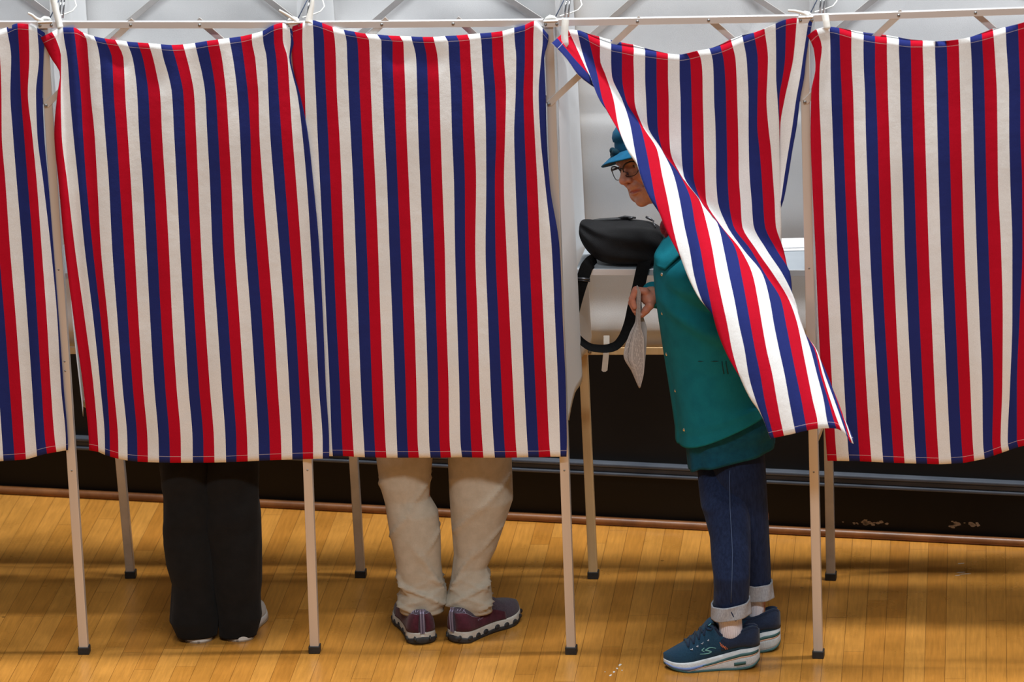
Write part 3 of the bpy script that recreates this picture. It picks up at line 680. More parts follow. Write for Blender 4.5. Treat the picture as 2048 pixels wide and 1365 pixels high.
# ------------------------------------------------------------------ white privacy cloths: back panels and side panels
def rearpt(k, t, z, out=0.0):
    a = RF[k]+(RT[k]-RF[k])*(z/ZT); b = RF[k+1]+(RT[k+1]-RF[k+1])*(z/ZT); n = BP[k][2]
    return a+(b-a)*t+n*out
names = ['leftmost booth, mostly behind its striped curtain', 'booth with the black-trousered voter', 'booth with the khaki-trousered voter', 'open booth behind the woman', 'booth at the right edge of the picture']
for k in range(5):
    nr, nc = 60, 44; V = []
    for i in range(nr):
        z = 1.99+(.715-1.99)*i/(nr-1)
        for j in range(nc):
            t = .01+.98*j/(nc-1)
            o_ = .013*wob(t*1.0, z, .14, 20+k)*float(sstep(1.5, 1.75, z))*(.45+.55*float(wob(t, z, .5, 70+k) > 0))+.003*wob(t, z, .16, 30+k)+.016*float(sstep(.86,.78,z)-sstep(.755,.725,z))
            if k == 3: o_ -= .006*float(sstep(1.47,1.44,z)-sstep(1.44,1.40,z))  # shallow groove shaped in to stand for a shadow edge across the cloth
            V.append(rearpt(k, t, z, -.022+o_))
    o = mesh_obj('privacy_cloth', V, grid_faces(nr, nc), MT['liner'], None); solid(o, .0008)
    tag(o, 'white back cloth of the '+names[k], 'privacy cloth', 'white privacy cloths')
sn = ['at the far left end of the row, outside the picture', 'beside the leftmost visible leg, between first and second curtain', 'between the two closed centre booths', 'hanging at the left side of the open booth, beside the black bag', 'at the right side of the open booth, behind the tan leg', 'at the far right end of the row, outside the picture']
for k in range(6):
    kk = min(k, 4); n = BP[kk][2]; dd = BP[kk][1]; nr, nc = 60, 34; V = []
    for i in range(nr):
        for j in range(nc):
            s = j/(nc-1); zb = .66+.10*s+.05*math.sin(s*9+k)*(1-s)
            if k == 3: zb = np.interp(s, [0,.10,.22,.45,.7,1], [.70,.67,.735,.75,.745,.76])
            z = 1.93+(zb-1.93)*i/(nr-1)
            a = FF[k]+(FT[k]-FF[k])*(z/ZT); b = RF[k]+(RT[k]-RF[k])*(z/ZT)
            w = .012*math.sin(s*11+k+z*1.3)*(.5+.5*(1.93-z))+.006*wob(s, z, .22, 50+k)
            V.append(a+(b-a)*(.05+.93*s)+dd*(.019+w))
    o = mesh_obj('privacy_cloth', V, grid_faces(nr, nc), MT['liner'], None); solid(o, .0008)
    tag(o, 'white side cloth '+sn[k], 'privacy cloth', 'white privacy cloths')
# wavy loose upper edge of each side cloth, tied up to the corner rods
for k in range(1, 5):
    x, y = ftop[k]; kk = min(k, 4)
    mb = MB(); P = [onbay(kk, x+a, y+b, c) for a, b, c in ((22,-12,.02),(40,-17,.06),(58,-24,.12),(66,-34,.18),(62,-48,.24),(60,-75,.30))]
    mb.tube(P, .0018, 6); o = mb.build('tie_cord', MT['tie'], smooth=True)
    tag(o, ['','white cord looping up from the leftmost visible rail joint','white cord looping up from the joint between the closed booths','white cord looping up from the joint left of the open booth','white cord looping up from the joint right of the open booth'][k], 'cord', 'white cords above the rail joints')
# strap tab on the lower rail of the open booth
p, n = onrear(3, 1210, 700, .036); 
mb = MB(); P = [onrear(3, 1213, 672, .04)[0], onrear(3, 1213, 688, .046)[0], onrear(3, 1212, 710, .044)[0], onrear(3, 1209, 741, .040)[0]]
mb.strip(P+[onrear(3, 1208.6, 744, .040)[0]], np.array([[.0085,0,0]]*4+[[.004,0,0]]), .0015, (0,-1,0)); o = mb.build('curtain_tie', MT['tie']); tag(o, 'white strap tab hanging below the lower rail under the shelf with the black bag', 'tie', 'white cotton curtain ties')

# ------------------------------------------------------------------ people: shared tools
MT['skin'] = None
def skin_mat():
    m = mat('skin', (.5,.25,.17), .48, 0, .4); b = m.node_tree.nodes['Principled BSDF']
    a = N(m, 'ShaderNodeVertexColor', layer_name='Col'); tc = N(m, 'ShaderNodeTexCoord')
    n = N(m, 'ShaderNodeTexNoise', i_Scale=90, i_Detail=4); L(m, tc.outputs['Object'], n.inputs['Vector'])
    mr = N(m, 'ShaderNodeMapRange', i_1=.3, i_2=.7, i_3=.88, i_4=1.10); L(m, n.outputs[0], mr.inputs[0])
    vm = N(m, 'ShaderNodeVectorMath', operation='SCALE'); L(m, a.outputs[0], vm.inputs[0]); L(m, mr.outputs[0], vm.inputs['Scale']); L(m, vm.outputs[0], b.inputs['Base Color'])
    b.inputs['Subsurface Weight'].default_value = .12; b.inputs['Subsurface Radius'].default_value = (.012,.004,.002); b.inputs['Subsurface Scale'].default_value = .5
    n2 = N(m, 'ShaderNodeTexNoise', i_Scale=260, i_Detail=3); L(m, tc.outputs['Object'], n2.inputs['Vector'])
    bp = N(m, 'ShaderNodeBump', i_Strength=.3, i_Distance=.0008); L(m, n2.outputs[0], bp.inputs['Height']); L(m, bp.outputs[0], b.inputs['Normal'])
    return m
MT['skin'] = skin_mat()
SKIN = np.array([.50,.235,.150])
def cloth(name, c1, c2, scale=60, rough=.9, bump=.4, sheen=.15, bscale=600, stretch=None):
    return noise_mat(name, c1, c2, scale, rough=rough, bump=bump, bscale=bscale, sheen=sheen, stretch=stretch, spec=.25)
MT['blacktr'] = cloth('black_jersey', (.0045,.0042,.0042), (.007,.0065,.0065), 30, sheen=.04)
MT['khaki'] = cloth('khaki_twill', (.43,.375,.295), (.49,.43,.345), 40, sheen=.05)
MT['denim'] = cloth('dark_denim', (.0055,.012,.040), (.012,.023,.066), 160, stretch=(1,1,.25), sheen=.05)
MT['denimin'] = cloth('denim_inside', (.30,.31,.34), (.42,.43,.46), 300, stretch=(1,1,.4), sheen=.05)
MT['coat'] = cloth('teal_canvas', (.000,.150,.205), (.002,.185,.240), 20, rough=.85, bump=.35, sheen=.0)
MT['sweater'] = cloth('petrol_fleece', (.000,.065,.130), (.002,.090,.165), 60, bump=.6, sheen=.02)
MT['hat'] = cloth('petrol_felt', (.000,.078,.165), (.001,.098,.200), 60, bump=.5, sheen=.03)
MT['hatdk'] = cloth('petrol_velvet', (.000,.020,.035), (.001,.030,.050), 60, bump=.4, sheen=.05)
MT['hatin'] = cloth('dark_lining', (.006,.008,.010), (.010,.012,.014), 60)
MT['sock'] = cloth('white_ribbed_sock', (.72,.68,.74), (.80,.77,.82), 60)
MT['scarf'] = cloth('wine_red_scarf', (.16,.010,.025), (.26,.02,.04), 120)
MT['grey'] = cloth('grey_jersey', (.12,.12,.13), (.17,.17,.18), 60)
MT['plaid'] = cloth('blue_shirt_cloth', (.08,.12,.22), (.12,.17,.28), 60)
MT['snap'] = mat('pewter_snap', (.62,.60,.55), .28, 1)
MT['hair'] = noise_mat('dark_grey_hair', (.025,.02,.018), (.10,.09,.085), 200, rough=.6, bump=.6, stretch=(1,1,.1))
XW = np.array([1.0,0,0]); YW = np.array([0,1.0,0])

def limb_rings(left, right, ycen, n=56, ns=96, depth=.95, disp=None, top=None, bot=None, sq=2.3):
    """left/right: measured silhouettes [(px,py)...]; the limb stands on plane y=ycen(py)"""
    ya = min(left[0][1], right[0][1]) if top is None else top; yb = max(left[-1][1], right[-1][1]) if bot is None else bot
    R = []
    for i in range(ns):
        py = ya+(yb-ya)*i/(ns-1); yc = ycen(py) if callable(ycen) else ycen
        xl = np.interp(py, [p[1] for p in left], [p[0] for p in left]); xr = np.interp(py, [p[1] for p in right], [p[0] for p in right])
        a = ony(xl, py, yc); b = ony(xr, py, yc); c = (a+b)/2; rx = (b[0]-a[0])/2; dp = depth(i/(ns-1)) if callable(depth) else depth
        ry = rx*dp; ring = []
        for j in range(n):
            t = 2*math.pi*j/n; cs, sn_ = math.cos(t), math.sin(t)
            ex = 2/sq; px_ = math.copysign(abs(cs)**ex, cs); py_ = math.copysign(abs(sn_)**ex, sn_)
            k = 1.0
            if disp: k += disp(t, i/(ns-1), py)/max(rx, .01)
            ring.append(c+XW*rx*px_*(1 if abs(cs) > .97 else k)+YW*ry*py_*k)
        R.append(ring)
    return R
def frame_from(fwd, roll=0):
    """rows: x (left), y (forward), z (up)"""
    f = np.asarray(fwd, float); f /= np.linalg.norm(f); l = np.cross(Z, f); l /= np.linalg.norm(l); u = np.cross(f, l)
    c, s = math.cos(roll), math.sin(roll)
    return np.array([l*c+u*s, f, u*c-l*s])

# ------------------------------------------------------------------ shoes
def shoe(parent, origin, yaw, prof, mats, left=1, sole_cut=None):
    """local x: heel 0 -> toe L, local y: left, z up.  prof: dict of arrays over s"""
    Lg = prof['L']; cy, sy = math.cos(yaw), math.sin(yaw); ex = np.array([cy, sy, 0]); ey = np.array([-sy, cy, 0]); og = np.asarray(origin, float)
    def Wp(x, y, z): return og+ex*x+ey*y+Z*z
    s = .5-.5*np.cos(np.linspace(0, math.pi, 72)); s = s*.998+.001
    def f(nm, q): return pchip(prof['s'], prof[nm], q)
    def wid(q):
        heel = np.sqrt(np.clip(1-((.13-q)/.13)**2, 0, 1)) if q < .13 else 1; toe = np.sqrt(np.clip(1-((q-.72)/.28)**2, 0, 1)) if q > .72 else 1
        return float(f('w', q))*max(heel*toe, .02)
    def cen(q): return float(f('c', q))*left
    # sole
    sole = []
    for q in s:
        w = wid(q); z0 = float(f('z0', q)); z1 = float(f('z1', q)); c = cen(q); ring = []
        for (a, b) in ((-.90,0),(-.97,.06),(-1.03,.25),(-1.05,.5),(-1.02,.8),(-.98,1),(-.6,1),(0,1),(.6,1),(.98,1),(1.02,.8),(1.05,.5),(1.03,.25),(.97,.06),(.90,0),(.5,0),(0,0),(-.5,0)):
            ring.append(Wp(q*Lg, c+w*a, z0+(z1-z0)*b))
        sole.append(ring)
    V, Fc = loft(sole); so = fixn(mesh_obj('midsole', V, Fc, mats['mid'], parent))
    # outsole
    out = []
    for q in s:
        w = wid(q); z0 = float(f('z0', q)); zt = z0+float(f('zo', q)); c = cen(q); ring = []
        for (a, b) in ((-.88,-.0),(-1.0,.0),(-1.06,.35),(-1.075,.7),(-1.06,1.0),(-.9,1.02),(0,1.0),(.9,1.02),(1.06,1.0),(1.075,.7),(1.06,.35),(1.0,.0),(.88,-.0),(0,0)):
            ring.append(Wp(q*Lg, c+w*a, z0-.002+(zt-z0+.002)*b))
        out.append(ring)
    V, Fc = loft(out); fixn(mesh_obj('outsole', V, Fc, mats['out'], parent))
    # upper
    def up(q, th):       # th 0 (left) .. pi (right)
        w = wid(q)*.965; z1 = float(f('z1', q))-.004; h = float(f('h', q)); c = cen(q); pw = float(f('p', q)) if 'p' in prof else .75
        cc, ss = math.cos(th), math.sin(th)
        return Wp(q*Lg+.0*ss, c+w*math.copysign(abs(cc)**pw, cc)*(1-.10*ss), z1+(h-z1)*abs(ss)**(float(f('e', q)) if 'e' in prof else .72))
    n = 34; ups = [[up(q, math.pi*j/(n-1)) for j in range(n)] for q in s]
    V, Fc = loft(ups); uo = fixn(mesh_obj('upper', V, Fc, mats['up'], parent))
    return dict(up=up, f=f, W=Wp, wid=wid, cen=cen, so=so, uo=uo, ey=ey*left, ex=ex, Lg=Lg)
def on_upper(S, px, py, side=1):
    best = None
    if 'tab' not in S:
        T_ = []
        for q in np.linspace(.02,.97,120):
            for th in np.linspace(.02, 1.6, 50):
                p = S['up'](q, th); X_, Y_ = proj(p); T_.append((X_, Y_, q, th))
        S['tab'] = np.array(T_)
    T_ = S['tab']; i = np.argmin((T_[:,0]-px)**2+(T_[:,1]-py)**2); return (T_[i,2], T_[i,3])
def sole_band(S, parent, name, m, q0, q1, lo, hi, side, n=40, off=.0012):
    """thin band of another colour on the side wall of the midsole; lo/hi fractions of its height"""
    V = []
    for i in range(n+1):
        q = q0+(q1-q0)*i/n; w = S['wid'](q); z0 = float(S['f']('z0', q)); z1 = float(S['f']('z1', q)); c = S['cen'](q)
        l_ = lo(q) if callable(lo) else lo; h_ = hi(q) if callable(hi) else hi
        for b in (l_, h_):
            a = np.interp(b, [0,.06,.25,.5,.8,1], [.90,.97,1.03,1.05,1.02,.98])
            V.append(S['W'](q*S['Lg'], c+side*(w*a+off), z0+(z1-z0)*b))
    o = mesh_obj(name, V, [(2*i, 2*i+2, 2*i+3, 2*i+1) for i in range(n)], m, parent); solid(o, .0012); return o
def upline(S, parent, name, m, pts, r=.0012, off=.0008):
    """cord or seam lying on the upper; pts (q, th)"""
    P = []
    for i in range(len(pts)-1):
        for t in np.linspace(0, 1, 7)[:-1]:
            P.append((pts[i][0]*(1-t)+pts[i+1][0]*t, pts[i][1]*(1-t)+pts[i+1][1]*t))
    P.append(pts[-1]); W_ = []
    for q, th in P:
        p = S['up'](q, th); e = 1e-3; nn = np.cross(S['up'](q+.004, th)-p, S['up'](q, th+.02)-p); nn /= np.linalg.norm(nn)+1e-9
        c = S['W'](q*S['Lg'], S['cen'](q), .03)
        if nn@(p-c) < 0: nn = -nn
        W_.append(p+nn*off)
    mb = MB(); mb.tube(W_, r, 6); return mb.build(name, m, parent, smooth=True)

# ------------------------------------------------------------------ generic hidden upper bodies for the two voters facing the shelf
def voter_body(name, cx, cy, H_, hipz, foot_l, foot_r, label, hips_=None, kns=None):
    """standing with the back to the camera, forearms on the shelf; one continuous surface"""
    s = H_/1.70; c = np.array([cx, cy, 0])
    def P(x, y, z): return c+np.array([x, y, z])*s
    def fn(Q):
        d = sd_ell(Q, P(0,.0,1.24), np.array([.165,.105,.20])*s)
        d = smin(d, sd_ell(Q, P(0,.0,1.02), np.array([.150,.105,.17])*s), .08)
        d = smin(d, sd_ell(Q, P(0,-.01,.90), np.array([.165,.115,.13])*s), .06)
        for sx, ft in ((-1, foot_l), (1, foot_r)):
            an = np.array([ft[0], ft[1], .09*s]); kn = kns[0 if sx < 0 else 1]; hp_ = hips_[0 if sx < 0 else 1]
            d = smin(d, sd_cap(Q, hp_, kn, .066*s, .042*s), .04); d = smin(d, sd_cap(Q, kn, an, .042*s, .028*s), .02)
            sh = P(.165*sx,-.005,1.38); el = P(.215*sx,.03,1.12); wr = P(.12*sx,.165,1.105)
            d = smin(d, sd_cap(Q, sh, el, .050*s, .038*s), .04); d = smin(d, sd_cap(Q, el, wr, .038*s, .026*s), .02)
            hd = wr+np.array([-.02*sx,.05,0])*s; d = smin(d, sd_ell(Q, hd, np.array([.040,.048,.016])*s), .015)
            for k in range(4):
                b = hd+np.array([(-.026+.017*k), .035, .0])*s; d = smin(d, sd_cap(Q, b, b+np.array([(-.01+.006*k)*1, .045-.004*abs(k-1.3), -.008])*s, .0085*s, .007*s), .005)
            tb = hd+np.array([-.035*sx,.0,.0])*s; d = smin(d, sd_cap(Q, tb, tb+np.array([-.02*sx,.04,-.004])*s, .010*s, .008*s), .006)
        d = smin(d, sd_cap(Q, P(0,-.01,1.40), P(0,.02,1.52), .058*s, .052*s), .05)
        hc = P(0,.035,1.595)
        d = smin(d, sd_ell(Q, hc, np.array([.074,.092,.100])*s), .02); d = smin(d, sd_ell(Q, hc+np.array([0,.035,-.055])*s, np.array([.052,.055,.060])*s), .03)
        d = smin(d, sd_cap(Q, hc+np.array([0,.085,.01])*s, hc+np.array([0,.108,-.028])*s, .009*s, .013*s), .012)
        for sx in (-1,1): d = smin(d, sd_ell(Q, hc+np.array([.075*sx,-.005,-.01])*s, np.array([.010,.018,.030])*s), .008)
        return d
    lo = P(-.34,-.22,0); hi = P(.34,.42,1.74); lo[2] = .02
    V, Q = polygonise(fn, lo, hi, .0095)
    o = mesh_obj(name, V, Q, MT['skin'], None, col=np.tile(SKIN*.9, (len(V),1)), origin=(cx, cy, 0))
    tag(o, label, 'person'); return o, P, s
def garment_top(parent, P, s, m, name, hem=.86):
    """loose shirt with sleeves, lofted around the torso"""
    R = []
    for z, a, b in ((hem,.190,.145),(.95,.185,.140),(1.05,.178,.132),(1.18,.185,.128),(1.30,.190,.122),(1.40,.165,.100),(1.455,.105,.085),(1.475,.066,.066)):
        R.append([P(a*math.cos(t)*(1+.02*math.sin(7*t+z*9)), b*math.sin(t)-.002, z) for t in np.linspace(0, 2*math.pi, 41)[:-1]])
    V, Fc = loft(R, caps=False); o = mesh_obj(name, V, Fc, m, parent); solid(o, .003)
    for sx in (-1, 1):
        mb = MB(); mb.tube([P(.150*sx,-.003,1.40), P(.175*sx,-.003,1.36), P(.200*sx,.01,1.24), P(.218*sx,.03,1.12), P(.185*sx,.075,1.112), P(.122*sx,.155,1.105)], np.array([.060,.064,.055,.050,.046,.036])*s, 16)
        mb.build('sleeve', m, parent, smooth=True)
def hair_cap(parent, P, s, back=.0):
    def fn(Q):
        hc = P(0,.030,1.605); d = sd_ell(Q, hc, np.array([.083,.100,.108])*s); e = sd_ell(Q, P(0,.125,1.56), np.array([.075,.075,.085])*s)
        return ssub(d, e, .01)
    V, Q = polygonise(fn, P(-.12,-.10,1.47), P(.12,.17,1.74), .009); mesh_obj('hair', V, Q, MT['hair'], parent)

# ------------------------------------------------------------------ voter in black trousers
YB = onz(400, 1288)[1]+.050
fl_ = onz(397, 1289); fr_2 = onz(478, 1286)
def leg_ripple(t, f, py): return .0025*math.sin(5*t+f*13)+.003*wob(t*60, py, 40, 61)+.004*wob(t*25, py, 90, 62)  # small fold ripples around a trouser leg, surface shape only
bl_l = [(318,880),(319,926),(328,992),(328,1029),(328,1085),(334,1128),(345,1165),(343,1195),(340,1238),(357,1269),(366,1282)]
bl_r = [(423,880),(423,992),(424,1060),(430,1115),(434,1177),(438,1232),(434,1266),(426,1282)]
br_l = [(410,880),(411,992),(412,1060),(420,1115),(427,1177),(436,1232),(440,1262),(441,1282)]
br_r = [(518,880),(518,926),(516,992),(521,1029),(523,1097),(521.5,1165),(519,1195),(523,1232),(512,1269),(508,1280)]
bb, PB, sB = voter_body('person', ony(418,925,YB+.03)[0]-.02, YB+.03, 1.58, .86, (fl_[0], YB), (fr_2[0], YB), 'person seen from behind in loose black trousers, upper body hidden by the second curtain', [ony(372,880,YB), ony(466,880,YB)], [ony(378,1080,YB), ony(472,1080,YB)])
def trouser_leg(parent, l, r, yc, m, name, dsp, top, bot, depth=.95, hole=True):
    R = limb_rings(l, r, yc, disp=dsp, top=top, bot=bot, depth=depth)
    V, Fc = loft(R, caps=False); o = mesh_obj(name, V, Fc, m, parent); solid(o, .002, -1); return o
def bt(t, f, py):
    return .0025*math.sin(3*t+f*9)+.0035*wob(t*45, py, 45, 63)+.003*math.sin(py*.06+2*t)*float(sstep(930, 980, py)*(1-sstep(1040, 1090, py)))
trouser_leg(bb, bl_l, bl_r, YB, MT['blacktr'], 'trouser_leg', bt, 880, 1267); trouser_leg(bb, br_l, br_r, YB, MT['blacktr'], 'trouser_leg', bt, 880, 1267)
def hips(parent, P, s, m, z0, a=.20, b=.155, zt=.98, name='trouser_seat'):
    R = [[P(aa*math.cos(t), bb_*math.sin(t)-.0, z) for t in np.linspace(0, 2*math.pi, 41)[:-1]] for z, aa, bb_ in ((z0,a*.95,b*.85),(z0+.08,a,b*.95),(z0+.18,a*.98,b),(zt,a*.84,b*.86))]
    V, Fc = loft(R, caps=False); o = mesh_obj(name, V, Fc, m, parent); solid(o, .002, -1)
hips(bb, PB, sB, MT['blacktr'], .66/sB, .165, .13)
garment_top(bb, PB, sB, MT['grey'], 'sweatshirt'); hair_cap(bb, PB, sB)
flat = dict(L=.262, s=np.array([0,.1,.25,.45,.7,.9,1.0]), w=np.array([.036,.038,.037,.038,.046,.042,.036]), c=np.array([0,0,0,.002,.006,.006,.004]),
            z0=np.array([.001,.0,0,0,0,.002,.008]), z1=np.array([.024,.024,.023,.022,.022,.024,.028]), zo=np.array([.004]*7), h=np.array([.052,.060,.075,.090,.066,.050,.040]))
MT['whsole'] = noise_mat('white_rubber_sole', (.66,.62,.57), (.74,.70,.66), 40, rough=.6); MT['whup'] = cloth('white_canvas_upper', (.55,.53,.50), (.63,.61,.58)); MT['dksole'] = noise_mat('dark_sole_rubber', (.02,.02,.022), (.035,.033,.033), 60, rough=.7)
MT['tansole'] = noise_mat('tan_sole_rubber', (.30,.20,.12), (.36,.25,.16), 60, rough=.7)
for (hx, hy), yaw, lf in (((397,1291), 92, 1), ((475,1288), 82, -1)):
    s0 = onz(hx, hy); sh = empty('shoe', s0, None, None); sh.parent = bb; sh.location = tuple(s0-np.array(bb.location))
    shoe(sh, s0+np.array([0,.010,0]), math.radians(yaw), flat, dict(mid=MT['whsole'], out=MT['tansole'], up=MT['whup']), lf)

# ------------------------------------------------------------------ voter in khaki trousers and maroon shoes
YK = onz(870, 1283)[1]+.06
kl = onz(848, 1290); kr = onz(915, 1284)
kb, PK, sK = voter_body('person', ony(893,925,YK+.03)[0]+.0, YK+.035, 1.63, .9, (kl[0]+.015, YK), (kr[0]+.03, YK), 'person seen from behind in creased khaki trousers and maroon walking shoes', [ony(820,880,YK), ony(950,880,YK)], [ony(829,1055,YK), ony(954,1050,YK)])
kl_l = [(752,870),(754,916),(761,967),(771,1003),(779,1055),(792,1117),(801,1172),(802,1181),(796,1190),(796,1204),(801,1216),(812,1232)]
kl_r = [(866,870),(864,918),(857,993),(875,1024),(880,1071),(881,1128),(885,1160),(886,1170),(892,1177),(893,1190),(890,1208),(883,1226)]
kr_l = [(895,870),(897,918),(900,988),(903,1035),(909,1107),(903,1159),(898,1180),(893,1190),(892,1200),(898,1208),(908,1212),(914,1218)]
kr_r = [(1020,870),(1022,918),(1025,998),(1009,1045),(991,1097),(973,1133),(980,1169),(983,1190),(984,1208),(982,1222),(976,1232)]
def kfold(seed):
    def rid(p, w=3): return (1-abs(math.sin(p)))**w
    sgn = 1 if seed == 72 else -1
    def g(t, f, py):
        cx_ = math.cos(t); d = .003*wob(t*30, py, 60, seed)
        m1 = float(sstep(1130, 1172, py)*(1-sstep(1206, 1216, py)))
        d += m1*(.013*rid((py-1178+cx_*24*sgn)*.075+.15*math.sin(3*t), 4)-.002)+m1*.006*rid((py-1196-cx_*20*sgn)*.11+1.1, 5)
        m2 = float(sstep(1060, 1110, py)*(1-sstep(1165, 1190, py))); d += m2*.010*rid((py-1120+cx_*95*sgn)*.021+.7, 6)
        m3 = float(sstep(930, 960, py)*(1-sstep(1080, 1120, py))); d += m3*.007*rid((py-985+cx_*60)*.030+.3*seed, 6)
        d += .0035*math.exp(-((t-4.71)/.05)**2)*float(1-sstep(1130,1170,py))
        d += .004*float(sstep(1212, 1216, py))
        return d
    return g
trouser_leg(kb, kl_l, kl_r, YK, MT['khaki'], 'trouser_leg', kfold(71), 870, 1220); trouser_leg(kb, kr_l, kr_r, YK, MT['khaki'], 'trouser_leg', kfold(72), 870, 1221)
hips(kb, PK, sK, MT['khaki'], .70/sK, .185, .14); garment_top(kb, PK, sK, MT['plaid'], 'shirt'); hair_cap(kb, PK, sK)
hike = dict(L=.278, s=np.array([0,.1,.25,.45,.7,.9,1.0]), w=np.array([.039,.041,.040,.042,.050,.046,.038]), c=np.array([0,0,0,.003,.007,.006,.004]),
            z0=np.array([.006,.001,0,.003,.0,.006,.018]), z1=np.array([.038,.036,.034,.034,.032,.034,.042]), zo=np.array([.016,.014,.010,.012,.011,.013,.012]), h=np.array([.098,.100,.088,.110,.078,.062,.050]))
MT['maroon'] = cloth('maroon_suede', (.050,.006,.016), (.080,.012,.026), 60, rough=.8); MT['plum'] = cloth('plum_grey_mesh', (.050,.035,.050), (.080,.060,.080), 300)
MT['lilac'] = cloth('lilac_grey_webbing', (.085,.070,.110), (.12,.10,.15), 300); MT['ivory'] = noise_mat('ivory_midsole_foam', (.50,.46,.40), (.60,.56,.50), 50, rough=.7); MT['lav'] = mat('lavender_thread', (.30,.26,.36), .7)
for (hx, hy), yaw, lf in (((846,1291), 99, 1), ((907,1287), 50, -1)):
    s0 = onz(hx, hy); sh = empty('shoe', s0, None, None); sh.parent = kb; sh.location = tuple(s0-np.array(kb.location))
    S = shoe(sh, s0, math.radians(yaw), hike, dict(mid=MT['ivory'], out=MT['dksole'], up=MT['plum']), lf)
    # maroon heel and side panels, webbing tab up the heel, stitched lines, thin side prints
    for sd in (1, -1):
        V = []; nq = 26
        for i in range(nq):
            q = .004+.62*i/(nq-1); th_hi = np.interp(q, [0,.06,.16,.3,.45,.62], [1.05,.95,.62,.48,.42,.30])
            for j in range(9):
                th = .02+(th_hi-.02)*j/8; th = th if sd*lf > 0 else math.pi-th; p = S['up'](q, th); c = S['W'](q*S['Lg'], S['cen'](q), p[2]); w_ = p-c; V.append(p+w_/(np.linalg.norm(w_)+1e-6)*.0016)
        o = mesh_obj('heel_panel', V, grid_faces(nq, 9), MT['maroon'], sh); solid(o, .0018)
    P_ = []
    for z in np.linspace(.036, .108, 14): P_.append(S['W'](-.0035-.002*math.sin((z-.036)/.072*math.pi)+ (.0 if z < .1 else .004), 0, z))
    for off, wd_, mm, nm in ((0, .0065, MT['lilac'], 'heel_tab'), (.0008, .0012, MT['lav'], 'tab_stripe'), (.0008, -.0012, MT['lav'], 'tab_stripe')):
        if nm == 'heel_tab': mb = MB(); mb.strip(P_, S['ey']*.0068, .002, S['ex']); mb.build(nm, mm, sh)
        else: mb = MB(); mb.strip([p-S['ex']*.0014+S['ey']*(.0042 if wd_ > 0 else -.0042) for p in P_], S['ey']*.0011, .001, S['ex']); mb.build(nm, mm, sh)
    for sd in (0, 1):
        g = (lambda th: th) if (sd == 0) == (lf > 0) else (lambda th: math.pi-th)
        upline(S, sh, 'stitching', MT['lav'], [(.02,g(1.02)),(.07,g(.92)),(.16,g(.60)),(.3,g(.46)),(.45,g(.40))], .0006, .0022)
        for a, b, c, d_ in ((.05,1.15,.10,1.35),(.075,1.0,.12,1.2),(.035,1.25,.06,1.42),(.10,.75,.10,1.15)):
            upline(S, sh, 'side_print', MT['lav'], [(a,g(b)),(c,g(d_))], .0010, .0010)
    # scalloped lugs where the outsole climbs the midsole
    for q in (.02,.10,.22,.34,.50,.62,.74,.86,.94):
        for sd in (1,-1):
            w = S['wid'](q); c = S['W'](q*S['Lg'], S['cen'](q)+sd*w*1.035, float(S['f']('z0', q))+.014); mb = MB(); mb.ell(c, (.011,.0040,.0075), np.array([S['ex'], S['ey'], Z]), 10, 6); mb.build('sole_lug', MT['dksole'], sh, smooth=True)
    mb = MB(); mb.ell(S['W'](.003, 0, .014), (.006,.022,.012), np.array([S['ex'], S['ey'], Z]), 12, 8); mb.build('sole_lug', MT['dksole'], sh, smooth=True)
    # tiny maker's script on the outer side
    if lf < 0:
        th = .40; g = lambda t_: math.pi-t_
        for i, (dq, hh) in enumerate(((0,.10),(.012,.10),(.030,.12),(.046,.06),(.060,.05),(.074,.05))):
            upline(S, sh, 'side_lettering', MT['lav'], [(.24+dq,g(.30)),(.24+dq+.003,g(.30+hh)),(.24+dq+.008,g(.31))], .00045, .0022)

